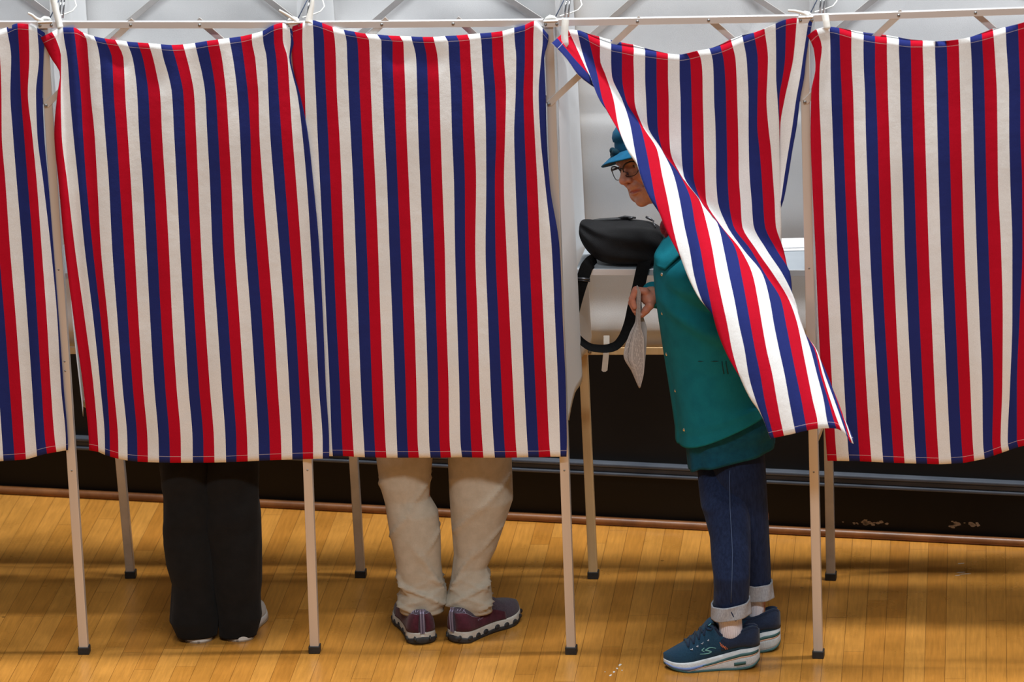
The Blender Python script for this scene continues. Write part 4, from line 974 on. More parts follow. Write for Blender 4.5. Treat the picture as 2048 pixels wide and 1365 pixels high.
# ------------------------------------------------------------------ the woman stepping out of the open booth
YW0 = .03
near_f = onz(1515, 1334); near_t = onz(1330, 1340)
YN = onz(1420, 1345)[1]+.048; YF = onz(1520, 1306)[1]+.045      # planes of the near and the far leg
HC = ony(1300, 320, YW0+.01)          # centre of the head
YAW, PIT, RL = math.radians(49), math.radians(5), math.radians(21)
fw = np.array([-math.sin(YAW)*math.cos(PIT), -math.cos(YAW)*math.cos(PIT), -math.sin(PIT)])
HM = frame_from(fw, RL)               # rows left, forward, up
def hp(x, y, z): return HC+np.array([x,y,z])@HM
def head_local(Q):
    d = sd_ell(Q, (0,-.012,.030), (.073,.093,.083))
    d = smin(d, sd_ell(Q, (0,.030,-.028), (.058,.060,.082)), .03)
    d = smin(d, sd_ell(Q, (0,.040,-.074), (.044,.044,.036)), .025)
    d = smin(d, sd_ell(Q, (0,.076,-.099), (.018,.016,.015)), .018)
    for s in (-1,1):
        d = smin(d, sd_ell(Q, (.036*s,.062,-.028), (.025,.024,.024)), .018)
        d = smin(d, sd_ell(Q, (.034*s,.052,-.078), (.022,.024,.024)), .018)
        d = smin(d, sd_cap(Q, (.048*s,.070,.024), (.012*s,.088,.020), .009, .009), .014)
    for s in (-1,1):
        d = ssub(d, sd_ell(Q, (.031*s,.100,.004), (.018,.020,.012)), .012)
        d = smin(d, sd_ell(Q, (.031*s,.073,.003), (.0135,.0125,.0125)), .004)
        d = ssub(d, sd_cap(Q, (.021*s,.0885,.001), (.041*s,.082,.001), .0018), .002)
        d = ssub(d, sd_cap(Q, (.020*s,.088,-.012), (.038*s,.083,-.014), .0020), .006)   # bag under the eye
    d = smin(d, sd_cap(Q, (0,.086,.018), (0,.112,-.022), .0070, .0095), .010)
    d = smin(d, sd_ell(Q, (0,.1135,-.028), (.0120,.0125,.0110)), .007)
    for s in (-1,1):
        d = smin(d, sd_ell(Q, (.0125*s,.1015,-.031), (.0075,.0105,.0080)), .006)
        d = ssub(d, sd_ell(Q, (.0065*s,.110,-.0400), (.0036,.0055,.0038)), .003)
        d = ssub(d, sd_cap(Q, (.0195*s,.096,-.033), (.0330*s,.075,-.060), .0022, .0010), .009)
        d = ssub(d, sd_cap(Q, (.0290*s,.076,-.070), (.0310*s,.066,-.092), .0018), .007)
    d = smin(d, sd_ell(Q, (0,.0905,-.0500), (.018,.012,.011)), .010)
    d = smin(d, sd_cap(Q, (-.0225,.0840,-.0645), (0,.0950,-.0605), .0022, .0036), .005); d = smin(d, sd_cap(Q, (.0225,.0840,-.0645), (0,.0950,-.0605), .0022, .0036), .005)
    d = smin(d, sd_cap(Q, (-.018,.0840,-.0695), (.018,.0840,-.0695), .0040), .006); d = smin(d, sd_ell(Q, (0,.0905,-.0715), (.012,.0060,.0050)), .005)
    for s in (-1,1): d = ssub(d, sd_cap(Q, (.0240*s,.0845,-.0672), (0,.0985,-.0655), .0012), .0028)
    d = ssub(d, sd_cap(Q, (-.012,.0925,-.0830), (.012,.0925,-.0830), .0035), .008)
    for s in (-1,1):
        d = smin(d, sd_ell(Q, (.076*s,-.008,-.010), (.007,.018,.030)), .008); d = ssub(d, sd_ell(Q, (.082*s,-.006,-.006), (.005,.009,.016)), .004)
    return d
NK = ony(1376, 452, YW0+.035); CH = ony(1398, 560, YW0+.03); WA = ony(1430, 700, YW0+.02); HI = ony(1455, 850, YW0-.01)
SHL = ony(1412, 503, YW0-.12); SHR = ony(1388, 494, YW0+.17)
ELL = ony(1492, 640, YW0-.15); WRL = ony(1535, 735, YW0-.13)
ELR = ony(1405, 612, YW0+.22); WRR = ony(1304, 589, YW0+.012)
JN = lambda py: YN+.235*float(np.clip((1150-py)/290, 0, 1.1)); JF = lambda py: YF+.02-(.02)*(py-860)/350
hipN = ony(1462, 880, JN(880)); hipF = ony(1484, 875, JF(880)); knN = ony(1456, 1040, JN(1040)); knF = ony(1507, 1035, JF(1035)); anN = ony(1462, 1262, YN); anF = ony(1516, 1226, YF)
def body_fn(Q):
    d = smin(sd_cap(Q, CH+[0,0,.06], CH-[0,0,.04], .090, .088), sd_cap(Q, CH-[0,0,.04]+[.02,0,0], WA, .088, .092), .04)
    d = smin(d, sd_cap(Q, WA, HI+[0,0,.05], .092, .105), .04)
    d = smin(d, sd_cap(Q, SHL+[0,.02,0], SHR-[0,.02,0], .058), .05)
    d = smin(d, sd_cap(Q, (SHL+SHR)/2, NK, .06, .050), .04); d = smin(d, sd_cap(Q, NK, hp(0,-.02,-.06), .050, .048), .03)
    for a, b, c in ((SHL, ELL, WRL), (SHR, ELR, WRR)):
        d = smin(d, sd_cap(Q, a, b, .047, .036), .04); d = smin(d, sd_cap(Q, b, c, .037, .024), .02)
    for a, b, c in ((hipN, knN, anN), (hipF, knF, anF)):
        d = smin(d, sd_cap(Q, a, b, .050, .038), .035); d = smin(d, sd_cap(Q, b, c, .040, .022), .02)
    return smin(d, sd_ell(Q, HC, (.062,.062,.07)), .02)
pts = np.array([hp(0,0,0), HI, anN, anF, SHL, SHR, ELL, ELR, WRL, WRR]); lo = pts.min(0)-.16; hi = pts.max(0)+.16; lo[2] = .03
Vb, Qb = polygonise(body_fn, lo, hi, .0105)
# head at fine resolution, neck running down into the scarf
def head_neck(Q):
    d = head_local(Q); n0 = (NK-HC)@HM.T
    return smin(d, sd_cap(Q, (0,-.018,-.060), n0, .046, .049), .018)
Vh, Qh = polygonise(head_neck, (-.095,-.115,-.175), (.095,.135,.125), .0017)
Vh_w = HC+Vh@HM
def face_col(V):
    c = np.tile(SKIN, (len(V),1)).astype(float); x, y, z = V[:,0], V[:,1], V[:,2]
    def blend(mask, col): 
        m_ = np.clip(mask, 0, 1)[:,None]; c[:] = c*(1-m_)+np.array(col)*m_
    ax = np.abs(x)
    blend(.45*np.exp(-((ax-.036)/.020)**2-((z+.030)/.022)**2)*(y > .03), (.56,.20,.13))
    blend(.55*np.exp(-(x/.014)**2-((z+.028)/.014)**2)*(y > .09), (.58,.21,.14))
    blend(1.0*np.exp(-((ax)/.0235)**6-((z+.0655)/.0052)**4)*(y > .080), (.36,.085,.070))
    blend(.75*np.exp(-((ax-.031)/.016)**4-((z-.021-.10*(.031-ax))/.0042)**2)*(y > .06), (.16,.085,.055))
    blend(.45*np.exp(-((ax-.031)/.018)**2-((z+.004)/.014)**2)*(y > .06), (.36,.15,.10))
    blend(.9*np.exp(-((ax-.031)/.0105)**4-((z-.0012)/.0022)**2)*(y > .07), (.05,.03,.025))
    return c
ch = face_col(Vh)
# ------------------------------------------------------------------ right hand pinching the folded ballot
def hq(px, py, y): return ony(px, py, y)
yh = YW0-.010
HD = dict(palm=hq(1297, 596, yh+.016), wr=hq(1311, 590, yh+.022), kn=[hq(1291,583,yh+.004), hq(1289,584,yh+.020), hq(1290,588,yh+.034), hq(1293,594,yh+.046)])
fing = [   # knuckle -> middle joint -> end joint -> tip : index, middle, ring, little
    [HD['kn'][0], hq(1272,580,yh+.006), hq(1264,598,yh+.004), hq(1269,614,yh+.000)],
    [HD['kn'][1], hq(1270,585,yh+.024), hq(1263,606,yh+.022), hq(1270,622,yh+.012)],
    [HD['kn'][2], hq(1273,592,yh+.040), hq(1266,611,yh+.038), hq(1273,627,yh+.026)],
    [HD['kn'][3], hq(1278,600,yh+.052), hq(1272,615,yh+.050), hq(1277,629,yh+.038)]]
thumb = [hq(1303,600,yh+.006), hq(1300,611,yh-.008), hq(1292,621,yh-.010), hq(1284,630,yh-.006)]
def hand_fn(Q):
    d = sd_cap(Q, HD['wr'], HD['wr']+(ELR-WRR)*.16, .0225, .024)
    d = smin(d, sd_ell(Q, HD['palm'], (.022,.026,.021)), .016)
    for k in HD['kn']: d = smin(d, sd_cap(Q, HD['palm'], k, .014, .0100), .008)
    for i, f_ in enumerate(fing):
        r = [.0095,.0098,.0092,.0082][i]; e = sd_cap(Q, f_[0], f_[1], r*1.06, r); e = smin(e, sd_cap(Q, f_[1], f_[2], r*1.04, r*.92), .003); e = smin(e, sd_cap(Q, f_[2], f_[3], r*.94, r*.80), .003)
        d = smin(d, e, .0035)
    e = sd_cap(Q, thumb[0], thumb[1], .0135, .0115); e = smin(e, sd_cap(Q, thumb[1], thumb[2], .0115, .0105), .004); e = smin(e, sd_cap(Q, thumb[2], thumb[3], .0108, .0085), .003)
    return smin(d, e, .006)
hpts = np.array([p for f_ in fing for p in f_]+thumb+[HD['wr']+(ELR-WRR)*.16]); 
Vd, Qd = polygonise(hand_fn, hpts.min(0)-.03, hpts.max(0)+.03, .0016)
cd_ = np.tile(SKIN*np.array([1.05,.92,.95]), (len(Vd),1))
for k in HD['kn']+[f_[1] for f_ in fing]+[f_[2] for f_ in fing]:
    w = np.exp(-(np.linalg.norm(Vd-k, axis=1)/.011)**2)[:,None]*.35; cd_ = cd_*(1-w)+np.array([.55,.17,.12])*w
keep = np.ones(len(Vb), bool)
VV = np.concatenate([Vb, Vh_w, Vd]); QQ = np.concatenate([Qb, Qh+len(Vb), Qd+len(Vb)+len(Vh)])
CC = np.concatenate([np.tile(SKIN, (len(Vb),1)), ch, cd_])
wb = mesh_obj('person', VV, QQ, MT['skin'], None, col=CC, origin=(HI[0], YW0, 0))
tag(wb, 'woman in teal coat, teal brimmed hat and glasses stepping out of the open booth', 'person')
def nail(c, n_, u_, m): 
    mb = MB(); l_ = np.cross(n_, u_); mb.ell(c, (.0052,.0066,.0014), np.array([l_, u_, n_]), 12, 6); mb.build('fingernail', m, wb, smooth=True)
MT['nail'] = mat('nail', (.62,.36,.30), .3)
t_ = thumb[3]-thumb[2]; t_ /= np.linalg.norm(t_); nn = np.cross(t_, np.array([.2,.2,1.0])); nn /= np.linalg.norm(nn); nn = nn if nn[1] < 0 else -nn
nail(thumb[3]-t_*.002+nn*.0082, nn, t_, MT['nail'])
# eyes
MT['eyew'] = mat('eye_white', (.36,.32,.30), .3); MT['iris'] = mat('iris_brown', (.05,.03,.02), .2)
for s in (-1, 1):
    mb = MB(); mb.ell(hp(.031*s,.0735,.002), (.0118,.0118,.0118), HM, 18, 12); e = mb.build('eye', MT['eyew'], wb, smooth=True)
    mb = MB(); g = np.array([-.30,1.0,-.12]); g /= np.linalg.norm(g); cc_ = np.array([.031*s,.0745,.002])+g*.0088; mb.ell(hp(*cc_), (.0052,.0042,.0052), HM, 14, 8); mb.build('iris', MT['iris'], e, smooth=True)
# glasses: rims, bridge, hinges, temples, lenses
MT['rim'] = mat('dark_brown_frame', (.020,.012,.012), .25, .3); MT['temple'] = mat('purple_brown_temple', (.055,.03,.045), .3)
MT['lens'] = mat('clear_lens', (1,1,1), .0); b_ = MT['lens'].node_tree.nodes['Principled BSDF']; b_.inputs['Transmission Weight'].default_value = 1; b_.inputs['IOR'].default_value = 1.06; b_.inputs['Alpha'].default_value = .22
def gl(x, z): return hp(x, .108-.012*(abs(x)/.06)**2*1.2, z)
gls = empty('glasses', hp(0,.1,0), None, None); gls.parent = wb; gls.location = tuple(hp(0,.1,0)-np.array(wb.location))
for s in (-1, 1):
    P_ = []
    for j in range(40):
        t = 2*math.pi*j/40; cx_, rx_, rz_ = .0315, .0255, .0195; c_, s_ = math.cos(t), math.sin(t)
        x = cx_+rx_*math.copysign(abs(c_)**.78, c_)+(.003*s_); z = .000+rz_*math.copysign(abs(s_)**.82, s_)+.002*c_*s_
        P_.append((x*s, z-.003))
    P3 = [gl(*p) for p in P_]+[gl(*P_[0]), gl(*P_[1])]
    rr = [.0011+.0013*max(0, math.sin(2*math.pi*j/40)) for j in range(40)]+[.0011]*2
    mb = MB(); mb.tube(P3, rr, 8, caps=False); mb.build('lens_rim', MT['rim'], gls, smooth=True)
    n_ = len(P_); cen_ = gl(.0315*s, -.003); V = [cen_]+[gl(*p) for p in P_]; 
    o = mesh_obj('lens', V, [(0, 1+j, 1+(j+1)%n_) for j in range(n_)], MT['lens'], gls)
    mb = MB(); mb.strip([gl(.0565*s,.008), hp(.066*s,.090,.008), hp(.077*s,.02,.006), hp(.078*s,-.01,.004), hp(.078*s,-.035,-.014)], HM[2]*np.array([.0034,.0032,.0022,.002,.0025])[:,None], .0018, HM[0]); mb.build('temple', MT['temple'], gls, smooth=False)
    mb = MB(); mb.tube([gl(.008*s,-.004), hp(.009*s,.103,-.008), hp(.0105*s,.100,-.012)], .0012, 6); mb.ell(hp(.0105*s,.0995,-.013), (.002,.003,.0045), HM, 8, 6); mb.build('nose_pad', MT['temple'], gls, smooth=True)
mb = MB(); mb.tube([gl(-.0075,.004), hp(-.004,.1105,.0065), hp(.004,.1105,.0065), gl(.0075,.004)], .0016, 8); mb.build('bridge', MT['rim'], gls, smooth=True)
# hair under the hat
def hair_fn(Q):
    d = sd_ell(Q, (0,-.020,.020), (.082,.094,.086)); d = smin(d, sd_cap(Q, (-.05,-.07,-.03), (.05,-.07,-.03), .035), .03)
    d = ssub(d, sd_ell(Q, (0,.105,-.045), (.085,.080,.105)), .01)
    return d
V, Q_ = polygonise(hair_fn, (-.1,-.13,-.09), (.1,.09,.12), .0035); V = V+.0012*np.sin(V[:,[2,0,1]]*900)
mesh_obj('hair', HC+V@HM, Q_, MT['hair'], wb)
mb = MB()
for s in (-1,):
    for j in range(14):
        a = .066+.003*math.sin(j*2.1); P_ = [hp((.040+.0022*j)*s,.082-.0035*j,.052), hp((.046+.0020*j)*s,.085-.004*j,.034), hp((.049+.0018*j)*s,.079-.004*j,.018-.001*(j%3)*3)]
        mb.tube(P_, [.0022,.0020,.0008], 5)
mb.build('hair_fringe', MT['hair'], wb, smooth=True)
# hat: round felt crown with a seam, downturned brim and a velvet rosette
hat = empty('hat', hp(0,0,.05), None, None); hat.parent = wb; hat.location = tuple(hp(0,0,.05)-np.array(wb.location))
def hatp(a, r, z): return hp(r*math.sin(a)*.92, r*math.cos(a)*.98-.0115, z)
R = []
for z, r in ((.040,.096),(.052,.0955),(.066,.094),(.078,.0905),(.0795,.0935),(.092,.0935),(.106,.086),(.118,.070),(.126,.045),(.1285,.015)):
    R.append([hatp(t, r*(1+.006*math.sin(3*t+z*60)), z) for t in np.linspace(0, 2*math.pi, 49)[:-1]])
V, Fc = loft(R); fixn(mesh_obj('crown', V, Fc, MT['hat'], hat))
R = []
for f_ in np.linspace(0, 1, 12):
    ring = []
    for t in np.linspace(0, 2*math.pi, 73)[:-1]:
        ln = .022+.042*max(0, math.cos(t))**.8; r = .094+ln*f_*.95; z = .048-(.016+.016*abs(math.sin(t))**1.5)*f_**1.3
        ring.append(hatp(t, r, z))
    R.append(ring)
V, Fc = loft(R, caps=False); o = mesh_obj('brim', V, Fc, MT['hat'], hat); 
solid(o, .0030, 0)
R2 = [[p-HM[2]*.0022 for p in r_] for r_ in R[:11]]; V, Fc = loft(R2, caps=False); mesh_obj('brim_lining', V, Fc, MT['hatin'], hat)
mb = MB()
for j, (dx, dy, dz, r) in enumerate(((-.022,.098,.060,.016),(-.012,.103,.066,.012),(-.032,.092,.062,.012),(-.022,.102,.073,.010),(-.018,.106,.056,.010))):
    mb.ell(hp(dx-.004,dy-.008,dz-.014), (r,r*.8,r), HM, 16, 10)
mb.build('rosette', MT['hatdk'], hat, smooth=True)
# scarf at the neck
mb = MB(); pn = []
for j in range(26):
    t = 2*math.pi*j/25; pn.append(NK+np.array([.052*math.cos(t)-.004, .056*math.sin(t), -.010+.006*math.sin(3*t)]))
mb.tube(pn, [.012+.003*math.sin(j*1.7) for j in range(26)], 10); mb.build('scarf', MT['scarf'], wb, smooth=True)
p0 = ony(1328, 455, YW0-.045); mb = MB(); mb.ell(p0, (.012,.014,.022), None, 14, 8); mb.ell(p0+[.008,-.004,-.016], (.010,.012,.018), None, 12, 8); mb.build('scarf_knot', MT['scarf'], wb, smooth=True)

# coat: body, placket, collar, sleeves
cl = [(1338,462),(1331,475),(1322,495),(1311,520),(1309,545),(1314,600),(1320,640),(1329,700),(1337,750),(1345,800),(1352,850),(1353,874)]
cr = [(1400,462),(1440,475),(1468,495),(1500,540),(1515,600),(1530,680),(1545,760),(1558,830),(1560,874)]
def cdepth(f): return float(np.interp(f, [0,.12,.3,.6,1], [1.35,1.75,1.45,1.36,1.40]))*.95
def cdisp(t, f, py):
    d = .006*wob(t*40, py, 75, 81)+.004*math.sin(4*t+f*5)*f
    d += .008*math.exp(-((py-600-(math.cos(t)+.5)*60)/16)**2)*max(0, -math.sin(t)) - .006*math.exp(-((py-560-(math.cos(t)+.5)*50)/14)**2)*max(0, -math.sin(t))
    return d
R = limb_rings(cl, cr, YW0-.005, n=110, ns=120, depth=cdepth, disp=cdisp, top=462, bot=874, sq=2.15)
R = np.array(R); f_ = np.linspace(0, 1, 120)[:,None]; dz = sstep(.72, 1, f_)*.135*((R[:,:,0]-R[:,:,0].min(1, keepdims=True))/.296); R[:,:,2] += dz   # hem rises towards the back
V, Fc = loft(R, caps=False); coat = mesh_obj('coat', V, Fc, MT['coat'], wb); solid(coat, .0035, -1)
R3 = R
def csurf(px, py, out=.002):
    """point of the coat surface seen at this place"""
    d = R3.reshape(-1,3); best = None
    ii = int(np.argmin([abs(proj(R3[i].mean(0))[1]-py) for i in range(len(R3))])); cand = R3[max(0,ii-14):ii+15].reshape(-1,3)
    v = cand-CAM; t = v@_f; X_ = W/2+F*(v@_r)/t; Y_ = H/2-F*(v@_u)/t; cost = (X_-px)**2+(Y_-py)**2+(cand[:,1] > YW0+.02)*1e5
    p = cand[np.argmin(cost)]; return ony(px, py, p[1]-out)
def cline(pts, name, m, r, out=.004, parent=coat):
    mb = MB(); mb.tube([csurf(*p, out) for p in pts], r, 6); return mb.build(name, m, parent, smooth=True)
MT['seam'] = mat('dark_teal_thread', (.0,.045,.055), .9)
cline([(1331,498),(1329,540),(1331,600),(1336,640),(1345,700),(1350,750),(1357,800),(1364,840),(1372,868)], 'placket_seam', MT['seam'], .0013)
cline([(1341,717),(1370,720),(1400,723),(1430,723),(1462,722)], 'yoke_seam', MT['seam'], .0015)
cline([(1344,725),(1351,752),(1356,775)], 'pocket_seam', MT['seam'], .0007)
for x in (1444, 1452): cline([(x,723),(x+1,733),(x+4,748)], 'drawcord', MT['seam'], .0016, .004)
for (x, y) in ((1325,549),(1326,627),(1334.5,708.5),(1352.5,782),(1369.5,860)):
    p = csurf(x, y, .006); mb = MB(); mb.ell(p, (.0058,.0026,.0058), None, 14, 7); mb.ell(p+[0,-.0020,0], (.0028,.0018,.0028), None, 10, 6); mb.build('snap_button', MT['snap'], coat, smooth=True)
# collar: near lapel flap standing off the neck
def patch(name, rowsP, m, parent, t=.003, sub=5):
    nr_ = len(rowsP); nc_ = len(rowsP[0]); A = np.array(rowsP); u = np.linspace(0, 1, nr_); v = np.linspace(0, 1, nc_); uq = np.linspace(0, 1, (nr_-1)*sub+1); vq = np.linspace(0, 1, (nc_-1)*sub+1)
    B_ = np.stack([np.array([pchip(u, A[:,j,c], uq) for j in range(nc_)]).T for c in range(3)], 2)
    G = np.stack([np.array([pchip(v, B_[i,:,c], vq) for i in range(len(uq))]) for c in range(3)], 2)
    o = mesh_obj(name, G.reshape(-1,3), grid_faces(len(uq), len(vq)), m, parent); solid(o, t); return o
yc_ = YW0-.13
patch('collar', [[ony(1334,470,yc_+.09), ony(1352,468,yc_+.05), ony(1376,476,yc_+.01)],
                 [ony(1321,489,yc_+.065), ony(1343,494,yc_+.028), ony(1368,500,yc_-.005)],
                 [ony(1309,513,yc_+.035), ony(1327,522,yc_+.010), ony(1350,520,yc_-.010)],
                 [ony(1313,532,yc_+.028), ony(1317,534,yc_+.014), ony(1330,540,yc_-.004)]], MT['coat'], wb, .005)
def sleeve(pts, rr, name='sleeve', m=None, fold=.004, par=None):
    pts = np.array(pts); k = 40; s = np.linspace(0, 1, len(pts)); q = np.linspace(0, 1, k); P_ = np.stack([pchip(s, pts[:,c], q) for c in range(3)], 1); r = np.interp(q, s, rr)+fold*np.sin(q*34)*.4
    mb = MB(); mb.tube(P_, r, 26); return mb.build(name, m or MT['coat'], par or wb, smooth=True)
sleeve([SHL+[.0,.03,.02], SHL+[.01,0,-.05], ELL, (ELL+WRL)/2, WRL], [.050,.062,.056,.050,.044])
sleeve([SHR+[.0,-.03,.01], SHR+[.005,0,-.06], ELR, (ELR*.4+WRR*.6), WRR+(WRR-ELR)*.015], [.050,.062,.055,.042,.0345])
# hand of the hidden left arm
def lh(Q):
    d_ = (WRL-ELL)/np.linalg.norm(WRL-ELL); c0 = WRL+d_*.045; d = sd_cap(Q, WRL, c0, .026, .030)
    for i in range(4):
        o_ = np.array([.0,1,0])*(-.024+.016*i); b = c0+o_*.8+d_*.02; d = smin(d, smin(sd_cap(Q, b, b+d_*.034, .0088, .0082), sd_cap(Q, b+d_*.034, b+d_*.050+np.array([-.018,0,-.004]), .0082, .0072), .003), .004)
    return smin(d, sd_cap(Q, WRL+d_*.012+[-.014,0,0], WRL+d_*.05+[-.036,-.006,-.0], .011, .0085), .006)
V, Q_ = polygonise(lh, WRL-.14, WRL+.14, .0032)
bm_v = np.concatenate([np.array([v.co for v in wb.data.vertices])+np.array(wb.location), V]); bm_f = [tuple(p.vertices) for p in wb.data.polygons]+[tuple(q+len(wb.data.vertices)) for q in Q_]
old = wb.data; me = bpy.data.meshes.new('person'); me.from_pydata([tuple(v-np.array(wb.location)) for v in bm_v], [], bm_f); me.update(); me.polygons.foreach_set('use_smooth', [True]*len(me.polygons))
a_ = me.color_attributes.new('Col', 'FLOAT_COLOR', 'POINT'); a_.data.foreach_set('color', np.c_[np.concatenate([CC, np.tile(SKIN, (len(V),1))]), np.ones(len(bm_v))].ravel()); me.materials.append(MT['skin']); wb.data = me; bpy.data.meshes.remove(old)
# fleece below the coat
sl = [(1358,770),(1364,840),(1368,870),(1374,895),(1377,930)]; sr = [(1540,770),(1556,840),(1553,870),(1550,895),(1548,930)]
R = np.array(limb_rings(sl, sr, YW0-.025, n=90, ns=24, depth=1.10, disp=lambda t,f,py: .003*math.sin(9*t)*f, top=770, bot=926, sq=2.9)); f_ = np.linspace(0, 1, 24)[:,None]
dz = sstep(.3, 1, f_)*(.012*sstep(0,.12,(R[:,:,0]-R[:,:,0].min(1, keepdims=True))/.26)+.060*((R[:,:,0]-R[:,:,0].min(1, keepdims=True))/.26)); R[:,:,2] += dz
V, Fc = loft(R, caps=False); o = mesh_obj('sweater', V, Fc, MT['sweater'], wb); solid(o, .003, -1)

# jeans
jn_l = [(1400,780),(1396,860),(1394,909),(1398,967),(1403,1010),(1410,1030),(1421,1073),(1424,1121),(1428,1150),(1429,1179),(1427.6,1215)]
jn_r = [(1538,780),(1530,860),(1518,885),(1506,952),(1500,976),(1499,1030),(1500,1097),(1498,1158),(1495,1215)]
jf_l = [(1418,780),(1420,860),(1425,950),(1446,1050),(1478,1130),(1496,1180)]
jf_r = [(1540,780),(1530,860),(1528,909),(1532,970),(1535,1025),(1540,1131),(1541,1178)]
def jd(seed):
    return lambda t, f, py: .0028*wob(t*34, py, 30, seed)+.003*math.sin((py+math.cos(t)*30)*.13)*(math.exp(-((py-1015)/22)**2)+.8*float(sstep(1150,1200,py)))*max(0,-math.cos(t)*.8+.3)
def jy(a, b): return lambda py: a+(b-a)*(py-860)/350
jN = trouser_leg(wb, jn_l, jn_r, JN, MT['denim'], 'jeans_leg', jd(91), 790, 1216, depth=lambda f: .50+.44*float(sstep(.22,.5,f))); jF = trouser_leg(wb, jf_l, jf_r, JF, MT['denim'], 'jeans_leg', jd(92), 790, 1180, depth=lambda f: .6+.4*float(sstep(.2,.5,f)))
MT['denseam'] = mat('denim_seam', (.06,.10,.20), .9)
P_ = []
for py, px in ((880,1463),(950,1459),(1010,1460),(1060,1463),(1100,1465),(1150,1464),(1200,1462)):
    xl = np.interp(py, [p[1] for p in jn_l], [p[0] for p in jn_l]); xr = np.interp(py, [p[1] for p in jn_r], [p[0] for p in jn_r]); yc = JN(py); a = ony(xl, py, yc); b = ony(xr, py, yc); rx = (b[0]-a[0])/2
    P_.append(ony(px, py+6, yc-rx*.98-.0015))
mb = MB(); mb.tube(P_, .0012, 6); mb.build('outer_seam', MT['denseam'], jN, smooth=True)
def cuff(l, r, yc, top, bot, tilt, par):
    R = np.array(limb_rings(l, r, yc, n=64, ns=14, depth=1.0, disp=lambda t,f,py: .0016*math.sin(6*t+f*3), top=top, bot=bot)); x0 = R[:,:,0].min(1, keepdims=True); R[:,:,2] += tilt*(R[:,:,0]-x0)
    V, Fc = loft(R, caps=False); o = mesh_obj('rolled_cuff', V, Fc, MT['denimin'], par); solid(o, .004, -1); o['label'] = 'grey inside-out rolled cuff'; return o
cN = cuff([(1425,1207),(1424,1245)], [(1498,1214),(1503,1250)], YN, 1208, 1235, .16, wb); cuff([(1492,1170),(1491,1215)], [(1542.5,1170),(1548,1212)], YF, 1166, 1197, .06, wb)
mb = MB(); mb.tube([ony(1461,1222,YN-.052), ony(1466,1232,YN-.054), ony(1472,1243,YN-.054)], .0022, 6); mb.build('cuff_seam', MT['denim'], cN, smooth=True)
# socks
def sock(l, r, yc, top, bot):
    def rib(t, f, py): return .0007*math.sin(34*t)
    R = limb_rings(l, r, yc, n=204, ns=30, depth=lambda f: 1.05-.35*float(sstep(.6,1,f)), disp=rib, top=top, bot=bot, sq=2); V, Fc = loft(R); mesh_obj('sock', V, Fc, MT['sock'], wb)
sock([(1434,1225),(1437,1255),(1440,1276),(1446,1290)], [(1483,1225),(1485,1262),(1482,1278),(1476,1290)], YN, 1225, 1292)
sock([(1496,1190),(1497,1212),(1498,1236),(1502,1255)], [(1529,1190),(1530,1212),(1529,1236),(1525,1255)], YF, 1190, 1256)
# running shoes
run = dict(L=.272, s=np.array([0,.07,.18,.30,.40,.50,.60,.72,.88,1.0]),
           w=np.array([.040,.042,.043,.041,.040,.041,.044,.048,.044,.036]), c=np.array([0,0,0,0,.001,.003,.004,.005,.005,.004]),
           z0=np.array([.022,.010,.003,.0,0,0,0,.0,.005,.016]), z1=np.array([.062,.064,.062,.054,.047,.041,.036,.031,.027,.030]), zo=np.array([.005]*10),
           h=np.array([.106,.114,.106,.097,.100,.132,.112,.084,.060,.044]), e=np.array([.6,.5,.35,.30,.35,.6,.7,.72,.72,.72]), p=np.array([.75,.75,.8,.8,.75,.6,.65,.7,.75,.8]))
MT['runup'] = cloth('navy_knit_upper', (.006,.040,.085), (.012,.058,.110), 300, rough=.8, bump=.7, bscale=1200, sheen=.1); MT['runheel'] = cloth('dark_navy_heel_fabric', (.012,.020,.045), (.018,.028,.060), 200)
MT['foam'] = noise_mat('pale_grey_foam', (.58,.62,.64), (.68,.71,.73), 90, rough=.65, bump=.4, bscale=300); MT['aqua'] = mat('sea_green_print', (.16,.42,.42), .5); MT['peri'] = mat('periwinkle_foam', (.16,.24,.50), .55)
MT['pine'] = mat('pine_green_foam', (.035,.11,.11), .55); MT['peach'] = mat('peach_line', (.75,.45,.32), .5); MT['orange'] = mat('orange_print', (.80,.22,.08), .5); MT['lace'] = cloth('navy_lace', (.006,.018,.045), (.01,.025,.06), 200); MT['eyelet'] = mat('silver_eyelet', (.45,.50,.60), .4)
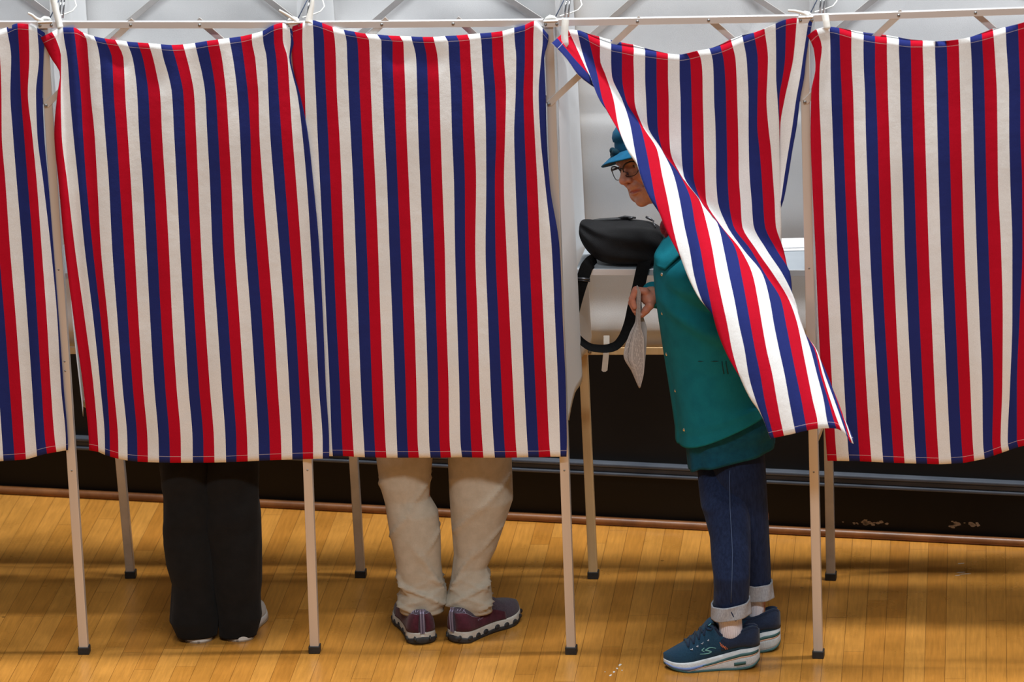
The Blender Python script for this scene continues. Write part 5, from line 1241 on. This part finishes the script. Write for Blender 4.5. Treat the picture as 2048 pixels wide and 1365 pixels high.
for nm, heel, yaw in (('n', (1521, 1331), 179.0), ('f', (1562, 1297), 186.0)):
    hx = onz(*heel); s0 = np.array([hx[0], (YN-.000 if nm == 'n' else YF), 0]); sh = empty('running_shoe', s0, None, None); sh.parent = wb; sh.location = tuple(s0-np.array(wb.location))
    S = shoe(sh, s0, math.radians(yaw), run, dict(mid=MT['foam'], out=MT['pine'], up=MT['runup']), 1)
    sd = 1     # left side of a shoe pointing left faces the camera
    for sd in (1, -1):
        g = (lambda th: th) if sd > 0 else (lambda th: math.pi-th)
        lo_ = lambda q: float(np.interp(q, [0,.2,.35,.5,.65,.8,1], [.66,.66,.60,.50,.40,.32,.3])); 
        sole_band(S, sh, 'green_band', MT['pine'], .02, .60, lambda q: lo_(q), lambda q: lo_(q)+.15, sd)
        sole_band(S, sh, 'peach_line', MT['peach'], .03, .975, lambda q: lo_(q)-.05 if q < .6 else lo_(q)-.05-.18*sstep(.6,.8,q), lambda q: lo_(q) if q < .6 else lo_(q)-.18*sstep(.6,.8,q), sd)
        sole_band(S, sh, 'blue_band', MT['peri'], .56, .985, lambda q: lo_(q)-.16*sstep(.6,.8,q), lambda q: lo_(q)+.18, sd)
        # sidewall texture ribs
        for j in range(22 if sd > 0 else 0):
            q = .015+.011*j; w = S['wid'](q); mb = MB(); zz0 = float(S['f']('z0', q)); zz1 = float(S['f']('z1', q)); P_ = [S['W'](q*S['Lg'], S['cen'](q)+sd*(w*np.interp(b, [0,.06,.25,.5,.8,1], [.90,.97,1.03,1.05,1.02,.98])+.0004), zz0+(zz1-zz0)*b) for b in np.linspace(.14,.56,6)]
            mb.tube(P_, .0008, 5); mb.build('sole_rib', MT['foam'], S['so'], smooth=True)
        # dark heel counter panel
        V = []; nq = 24
        for i in range(nq):
            q = .004+.40*i/(nq-1); hi_ = np.interp(q, [0,.1,.25,.33,.40], [1.50,1.50,1.42,1.25,.55])
            for j in range(10):
                th = g(.02+(hi_-.02)*j/9); p = S['up'](q, th); c = S['W'](q*S['Lg'], S['cen'](q), p[2]); w_ = p-c; V.append(p+w_/(np.linalg.norm(w_)+1e-6)*.0013)
        o = mesh_obj('heel_counter', V, grid_faces(nq, 10), MT['runheel'], sh); solid(o, .0015)
        # padded collar edge
        upline(S, sh, 'collar_edge', MT['runheel'], [(.03,g(1.35)),(.12,g(1.30)),(.22,g(1.20)),(.32,g(1.12)),(.41,g(1.05)),(.47,g(1.2))], .0048, .001)
    # laces, eyelets
    for i, q in enumerate((.56,.615,.67,.725)):
        upline(S, sh, 'lace', MT['lace'], [(q+.012,.85),(q,1.2),(q-.004,1.57),(q,1.95),(q+.012,2.3)], .0023, .0018)
        upline(S, sh, 'lace', MT['lace'], [(q+.012,.85),(q+.035,1.57),(q+.05,2.3)], .0022, .003)
    upline(S, sh, 'lace_bow', MT['lace'], [(.545,1.45),(.515,1.15),(.49,1.0),(.505,.86),(.535,1.0),(.55,1.4)], .0024, .004)
    # tongue
    V = []; 
    for i in range(8):
        for j in range(9):
            a = (j-4)/4; q = .60-.125*i/7; zt = float(S['f']('h', q))+.0025+.010*(i/7); V.append(S['W'](q*S['Lg'], S['cen'](q)+a*.022*(1-.15*i/7), zt-.008*a*a))
    o = mesh_obj('tongue', V, grid_faces(8, 9), MT['runup'], sh); solid(o, .005)
    # side marks: sweeping S emblem, small orange lines, green plate on the sole (outer side)
    if nm == 'n':
        def emb(pxs, wds, name, m):
            V = []; n_ = 40; A = np.array([on_upper(S, *p) for p in pxs]); s = np.linspace(0, 1, len(A)); q_ = np.linspace(0, 1, n_); px_ = pchip(s, A[:,0], q_); pt_ = pchip(s, A[:,1], q_); wq = np.interp(q_, np.linspace(0, 1, len(wds)), wds)
            P0 = [S['up'](a, b) for a, b in zip(px_, pt_)]
            for i in range(n_):
                T = P0[min(i+1, n_-1)]-P0[max(i-1, 0)]; T /= np.linalg.norm(T)+1e-9; p = P0[i]; nn_ = np.cross(S['up'](px_[i]+.004, pt_[i])-p, S['up'](px_[i], pt_[i]+.02)-p); nn_ /= np.linalg.norm(nn_)+1e-9
                if nn_[1] > 0: nn_ = -nn_
                wv = np.cross(T, nn_); V += [p+nn_*.0020-wv*wq[i], p+nn_*.0020+wv*wq[i]]
            o = mesh_obj(name, V, [(2*i, 2*i+1, 2*i+3, 2*i+2) for i in range(n_-1)], m, sh, smooth=False); solid(o, .0008)
        emb([(1432,1296),(1416,1297.5),(1410,1300.5),(1416,1303),(1423,1304.5),(1419,1307),(1410,1308.5),(1399,1309)], [.0006,.0014,.0016,.0017,.0017,.0015,.0012,.0005], 'side_emblem', MT['aqua'])
        emb([(1409,1297),(1404,1301),(1409,1304)], [.0010,.0014,.0008], 'side_emblem', MT['aqua'])
        for (x_, y_, k_) in ((1439.5,1287,8),(1441,1291,6)):
            for j in range(k_):
                x2, y2 = x_+2.05*j, y_+1.5*j; upline(S, sh, 'side_lettering', MT['orange'], [on_upper(S, x2, y2-1), on_upper(S, x2+1, y2+1.4)], .0007, .0022)
        for (x_, y_) in ((1383,1298),(1394.6,1291.5),(1404.5,1285.5),(1416,1280)):
            upline(S, sh, 'eyelet', MT['eyelet'], [on_upper(S, x_-2, y_+2), on_upper(S, x_+1.5, y_+3), on_upper(S, x_+2, y_-1)], .0010, .0014)
        sole_band(S, sh, 'sole_plate', MT['pine'], .155, .275, .24, .40, 1); 
        upline(S, sh, 'tongue_mark', MT['aqua'], [(.52,1.15),(.50,1.25)], .0012, .006)


# ------------------------------------------------------------------ the folded ballot in her hand
def ballot_mat():
    m = mat('newsprint_paper', (.50,.47,.46), .85); b = m.node_tree.nodes['Principled BSDF']
    uv = N(m, 'ShaderNodeUVMap', uv_map='UVMap'); sp = N(m, 'ShaderNodeSeparateXYZ'); L(m, uv.outputs[0], sp.inputs[0])
    def mth(op, a, b_=None):
        n = N(m, 'ShaderNodeMath', operation=op)
        for i, v in enumerate((a, b_)):
            if v is None: continue
            if isinstance(v, (int, float)): n.inputs[i].default_value = v
            else: L(m, v, n.inputs[i])
        return n.outputs[0]
    ln = mth('FRACT', mth('MULTIPLY', sp.outputs[0], 26.0)); on = mth('LESS_THAN', ln, .45)
    cb = N(m, 'ShaderNodeCombineXYZ'); L(m, mth('FLOOR', mth('MULTIPLY', sp.outputs[0], 26.0)), cb.inputs[0]); L(m, mth('MULTIPLY', sp.outputs[1], 30.0), cb.inputs[1])
    nz = N(m, 'ShaderNodeTexNoise', i_Scale=1.0, i_Detail=3); L(m, cb.outputs[0], nz.inputs['Vector']); wd_ = mth('GREATER_THAN', nz.outputs[0], .44)
    # blank gutters and margins
    g = mth('MULTIPLY', mth('GREATER_THAN', sp.outputs[0], .06), mth('LESS_THAN', sp.outputs[0], .94)); g2 = mth('GREATER_THAN', mth('ABSOLUTE', mth('SUBTRACT', sp.outputs[0], .44)), .035)
    bar = mth('MULTIPLY', mth('LESS_THAN', mth('ABSOLUTE', mth('SUBTRACT', sp.outputs[0], .24)), .016), mth('MULTIPLY', mth('GREATER_THAN', sp.outputs[1], .36), mth('LESS_THAN', sp.outputs[1], .80)))
    ink = mth('MULTIPLY', mth('MULTIPLY', on, wd_), mth('MULTIPLY', mth('MULTIPLY', g, g2), .62)); ink = mth('MAXIMUM', ink, mth('MULTIPLY', bar, .92))
    mx = N(m, 'ShaderNodeMix', data_type='RGBA'); L(m, ink, mx.inputs[0]); mx.inputs[6].default_value = (.50,.465,.45,1); mx.inputs[7].default_value = (.03,.03,.035,1); L(m, mx.outputs[2], b.inputs['Base Color'])
    return m
MT['ballot'] = ballot_mat(); MT['ballotplain'] = noise_mat('newsprint_plain', (.42,.39,.38), (.47,.44,.43), 50, rough=.85)
yp = yh+.002
def sheet(rows, m, name, parent=None, t=.0004, vo=(0,1)):
    A = np.array(rows); nr_, nc_ = A.shape[:2]; u = np.linspace(0, 1, nr_); v = np.linspace(0, 1, nc_); uq = np.linspace(0, 1, 40); vq = np.linspace(0, 1, 12)
    B_ = np.stack([np.array([pchip(u, A[:,j,c], uq) for j in range(nc_)]).T for c in range(3)], 2); G = np.stack([np.array([pchip(v, B_[i,:,c], vq) for i in range(len(uq))]) for c in range(3)], 2)
    UV = np.array([[(b, a) for b in vq] for a in uq]); o = mesh_obj(name, G.reshape(-1,3), grid_faces(40, 12), m, parent, uv=UV.reshape(-1,2)); solid(o, t); return o
def Y3(r, ys): return [ony(p[0], p[1], y) for p, y in zip(r, ys)]
front = sheet([Y3([(1273.5,571),(1274.5,571),(1275.5,572)], (yp-.004, yp-.010, yp-.016)),
               Y3([(1273,585),(1277,586),(1281.5,588)], (yp-.002, yp-.012, yp-.022)),
               Y3([(1272,612),(1276,613),(1280.5,614)], (yp, yp-.012, yp-.026)),
               Y3([(1271,640),(1276,645),(1281,650)], (yp+.0, yp-.010, yp-.022)),
               Y3([(1259,668),(1269,676),(1288,680)], (yp+.004, yp-.008, yp-.020)),
               Y3([(1247,711),(1266,716),(1289,720)], (yp+.010, yp-.002, yp-.014)),
               Y3([(1263,743),(1274,745),(1288,744)], (yp+.012, yp+.0, yp-.010)),
               Y3([(1277,775),(1279,777),(1281,775)], (yp+.010, yp+.006, yp+.0))], MT['ballot'], 'folded_ballot')
tag(front, 'folded grey printed ballot sheet held in her fingers above the strap loop', 'paper')
bk = sheet([Y3([(1276,573),(1280,577),(1283,583)], (yp-.002, yp+.004, yp+.010)),
            Y3([(1276,600),(1279.5,602),(1283,604)], (yp+.0, yp+.008, yp+.014)),
            Y3([(1276,630),(1282,632),(1287,634)], (yp+.002, yp+.008, yp+.012)),
            Y3([(1274,655),(1284,658),(1294,660)], (yp+.006, yp+.008, yp+.008)),
            Y3([(1268,690),(1282,694),(1293,692)], (yp+.012, yp+.010, yp+.006)),
            Y3([(1266,720),(1280,730),(1289,736)], (yp+.014, yp+.010, yp+.006))], MT['ballotplain'], 'ballot_fold', front)
# ------------------------------------------------------------------ black bag on the shelf with its hanging strap
a_, b_, u_, n_ = SH
MT['nylon'] = noise_mat('black_nylon', (.004,.0042,.005), (.008,.008,.0095), 25, rough=.68, bump=.5, bscale=500, sheen=.0, spec=.22); MT['nylon2'] = noise_mat('charcoal_nylon', (.009,.010,.012), (.014,.015,.018), 25, rough=.6, bump=.5, bscale=500, sheen=.1)
MT['web'] = noise_mat('black_webbing', (.004,.004,.0045), (.008,.008,.0085), 400, rough=.85, bump=.8, bscale=900, spec=.12); MT['zip'] = mat('gunmetal_zip', (.10,.10,.11), .35, .8)
ptop = a_+Z*.006; yS = ony(1240, 540, a_[1])[1]
def shp(px, py, dep):  # point standing over the shelf: dep = distance behind the front lip
    p0 = a_-n_*dep; return hit(px, py, p0, n_)
zs = a_[2]+.006
# body as a loft of cross sections from left to right
bag_px = [(1159,441,462),(1161,437,474),(1170,434,492),(1185,436,510),(1205,438,524),(1230,438,529),(1260,438,530),(1290,440,530),(1312,446,530),(1325,458,528),(1332,470,524)]
R = []
for i, (x, yt, yb) in enumerate(bag_px):
    dmid = .078; t_p = shp(x, yt, dmid+.015); b_p = shp(x, yb, dmid-.045); zt_, zb_ = t_p[2], max(b_p[2], zs+.001)
    hh = (zt_-zb_); dd_ = [.020,.045,.060,.072,.080,.085,.085,.080,.070,.050,.030][i]; cx_ = (t_p+b_p)/2; ring = []
    for j in range(28):
        t = 2*math.pi*j/28; cs, sn_ = math.cos(t), math.sin(t); wz = .5+.5*math.copysign(abs(sn_)**.6, sn_); wd_ = dd_*(1-.35*max(0, wz-.55)/.45)
        x_ = t_p[0]*wz+b_p[0]*(1-wz); p = np.array([x_, cx_[1], zb_+hh*wz]); p = p-n_*(math.copysign(abs(cs)**.55, cs)*wd_)*1.0; p = p+n_*(.009*math.sin(wz*13+i*.7)+.007*wob(x*.02, wz, .30, 7)); p[2] = max(p[2], zs+.0005); ring.append(p)
    R.append(ring)
V, Fc = loft(R); bag = fixn(mesh_obj('shoulder_bag', V, Fc, MT['nylon'], None)); sb = bag.modifiers.new('s', 'SUBSURF'); sb.levels = 1; sb.render_levels = 2
tag(bag, 'black nylon shoulder bag lying on the shelf of the open booth', 'bag')
yb_ = bag.location[1]; bn = shp(1240, 500, .022)
def bp(px, py, dep=.030): return shp(px, py, dep)
# raised pocket flap, top folds, zip pulls, snap
mb = MB(); mb.tube([bp(1163,455,.05), bp(1185,466,.036), bp(1215,474,.030), bp(1250,474,.028), bp(1285,470,.030), bp(1308,477,.036)], .003, 8); mb.build('flap_seam', MT['nylon2'], bag, smooth=True)
mb = MB(); mb.tube([bp(1168,445,.075), bp(1200,441,.080), bp(1235,439,.085), bp(1262,437,.09)], [.003,.006,.006,.003], 8); mb.tube([bp(1232,437,.085), bp(1250,434,.085), bp(1272,436,.085)], [.002,.004,.003], 8); mb.build('top_fold', MT['nylon2'], bag, smooth=True)
mb = MB(); mb.tube([bp(1292,434,.08), bp(1300,438,.075), bp(1308,443,.07)], [.0035,.004,.002], 8); mb.tube([bp(1305,441,.07), bp(1311,455,.045)], .0016, 6); mb.build('zip_pull', MT['zip'], bag, smooth=True)
mb = MB(); mb.tube([bp(1258,437,.08), bp(1266,436,.078)], .004, 8); mb.build('zip_pull', MT['zip'], bag, smooth=True)
mb = MB(); q = bp(1194.5,495,.026)
mb.tube([q+np.array([.0032*math.cos(t), -.0, .0032*math.sin(t)]) for t in np.linspace(0, 2*math.pi, 14)], .0011, 6); mb.build('snap', MT['snap'], bag, smooth=True)
def strap(pts, ws, name, thick=.0014):
    """pts (px,py,dep); ws width in metres, optionally edge-on when small"""
    P3 = np.array([shp(*p) for p in pts]); s = np.linspace(0, 1, len(pts)); q = np.linspace(0, 1, 46); P_ = np.stack([pchip(s, P3[:,c], q) for c in range(3)], 1); w = pchip(s, ws, q)
    T = np.gradient(P_, axis=0); T /= np.linalg.norm(T, axis=1)[:,None]; wv = np.cross(T, n_); wv /= np.linalg.norm(wv, axis=1)[:,None]
    # keep the webbing 28 mm wide: where it shows narrow it is turned edge-on
    full = .018; w = w*1.28; c_ = np.clip(w/2/full, .08, 1); s_ = np.sqrt(1-c_**2); wv3 = wv*c_[:,None]*full+n_*(s_*full)[:,None]; nr = np.cross(T, wv3); nr /= np.linalg.norm(nr, axis=1)[:,None]
    mb = MB(); mb.strip(P_, wv3, thick, nr); return mb.build(name, MT['web'], bag, smooth=False)
strap([(1192,516,.040),(1184,522,.012),(1175,532,-.006),(1166,556,-.010),(1155,590,-.010),(1146,625,-.010),(1140,652,-.010)], [.026,.028,.029,.029,.028,.028,.026], 'strap')
strap([(1136,640,-.012),(1139,655,-.012),(1150,668,-.012),(1165,685,-.012),(1185,696,-.012),(1207,698,-.012),(1228,694,-.014),(1243,680,-.016),(1257,650,-.016),(1268,610,-.016),(1277,575,-.016),(1286,535,-.012),(1294,510,.004),(1306,492,.022),(1316,480,.04)], [.014,.008,.007,.007,.008,.010,.014,.018,.022,.027,.028,.028,.028,.027,.024], 'strap')
mb = MB(); p_, q_ = shp(1152,556.5,-.014), shp(1180,559,-.014); mb.tube([p_, q_], .0035, 8); mb.tube([p_+Z*-.006, q_+Z*-.006], .002, 6); mb.build('strap_slider', MT['zip'], bag, smooth=True)
mb = MB(); mb.tube([shp(1131,640,-.013), shp(1134,652,-.013), shp(1141,659,-.013)], [.005,.006,.005], 8); mb.build('strap_keeper', MT['zip'], bag, smooth=True)
# ------------------------------------------------------------------ sheets of paper on the shelf, right-hand side
for i, (x0, x1, y0, y1, rot) in enumerate(((1548,1632,478,497,0),(1552,1640,481,503,.03))):
    A = shp(x0, 0, .2)
    def tp(px, py): return hit(px, py, (0,0,zs+.0012+.0022*(1-i)), (0,0,1))
    P_ = [tp(x0,y1), tp(x1,y1-2), tp(x1+3,y0-2), tp(x0+3,y0)]; V = [p+Z*d for d in (0,.0010) for p in P_]
    o = mesh_obj('paper_sheet', V, [(3,2,1,0),(4,5,6,7),(0,1,5,4),(1,2,6,5),(2,3,7,6),(3,0,4,7)], MT['paper'], smooth=False)
    tag(o, ['top white paper sheet on the shelf at the right of the open booth','lower white paper sheet on the shelf at the right of the open booth'][i], 'paper', 'papers on the open booth shelf')
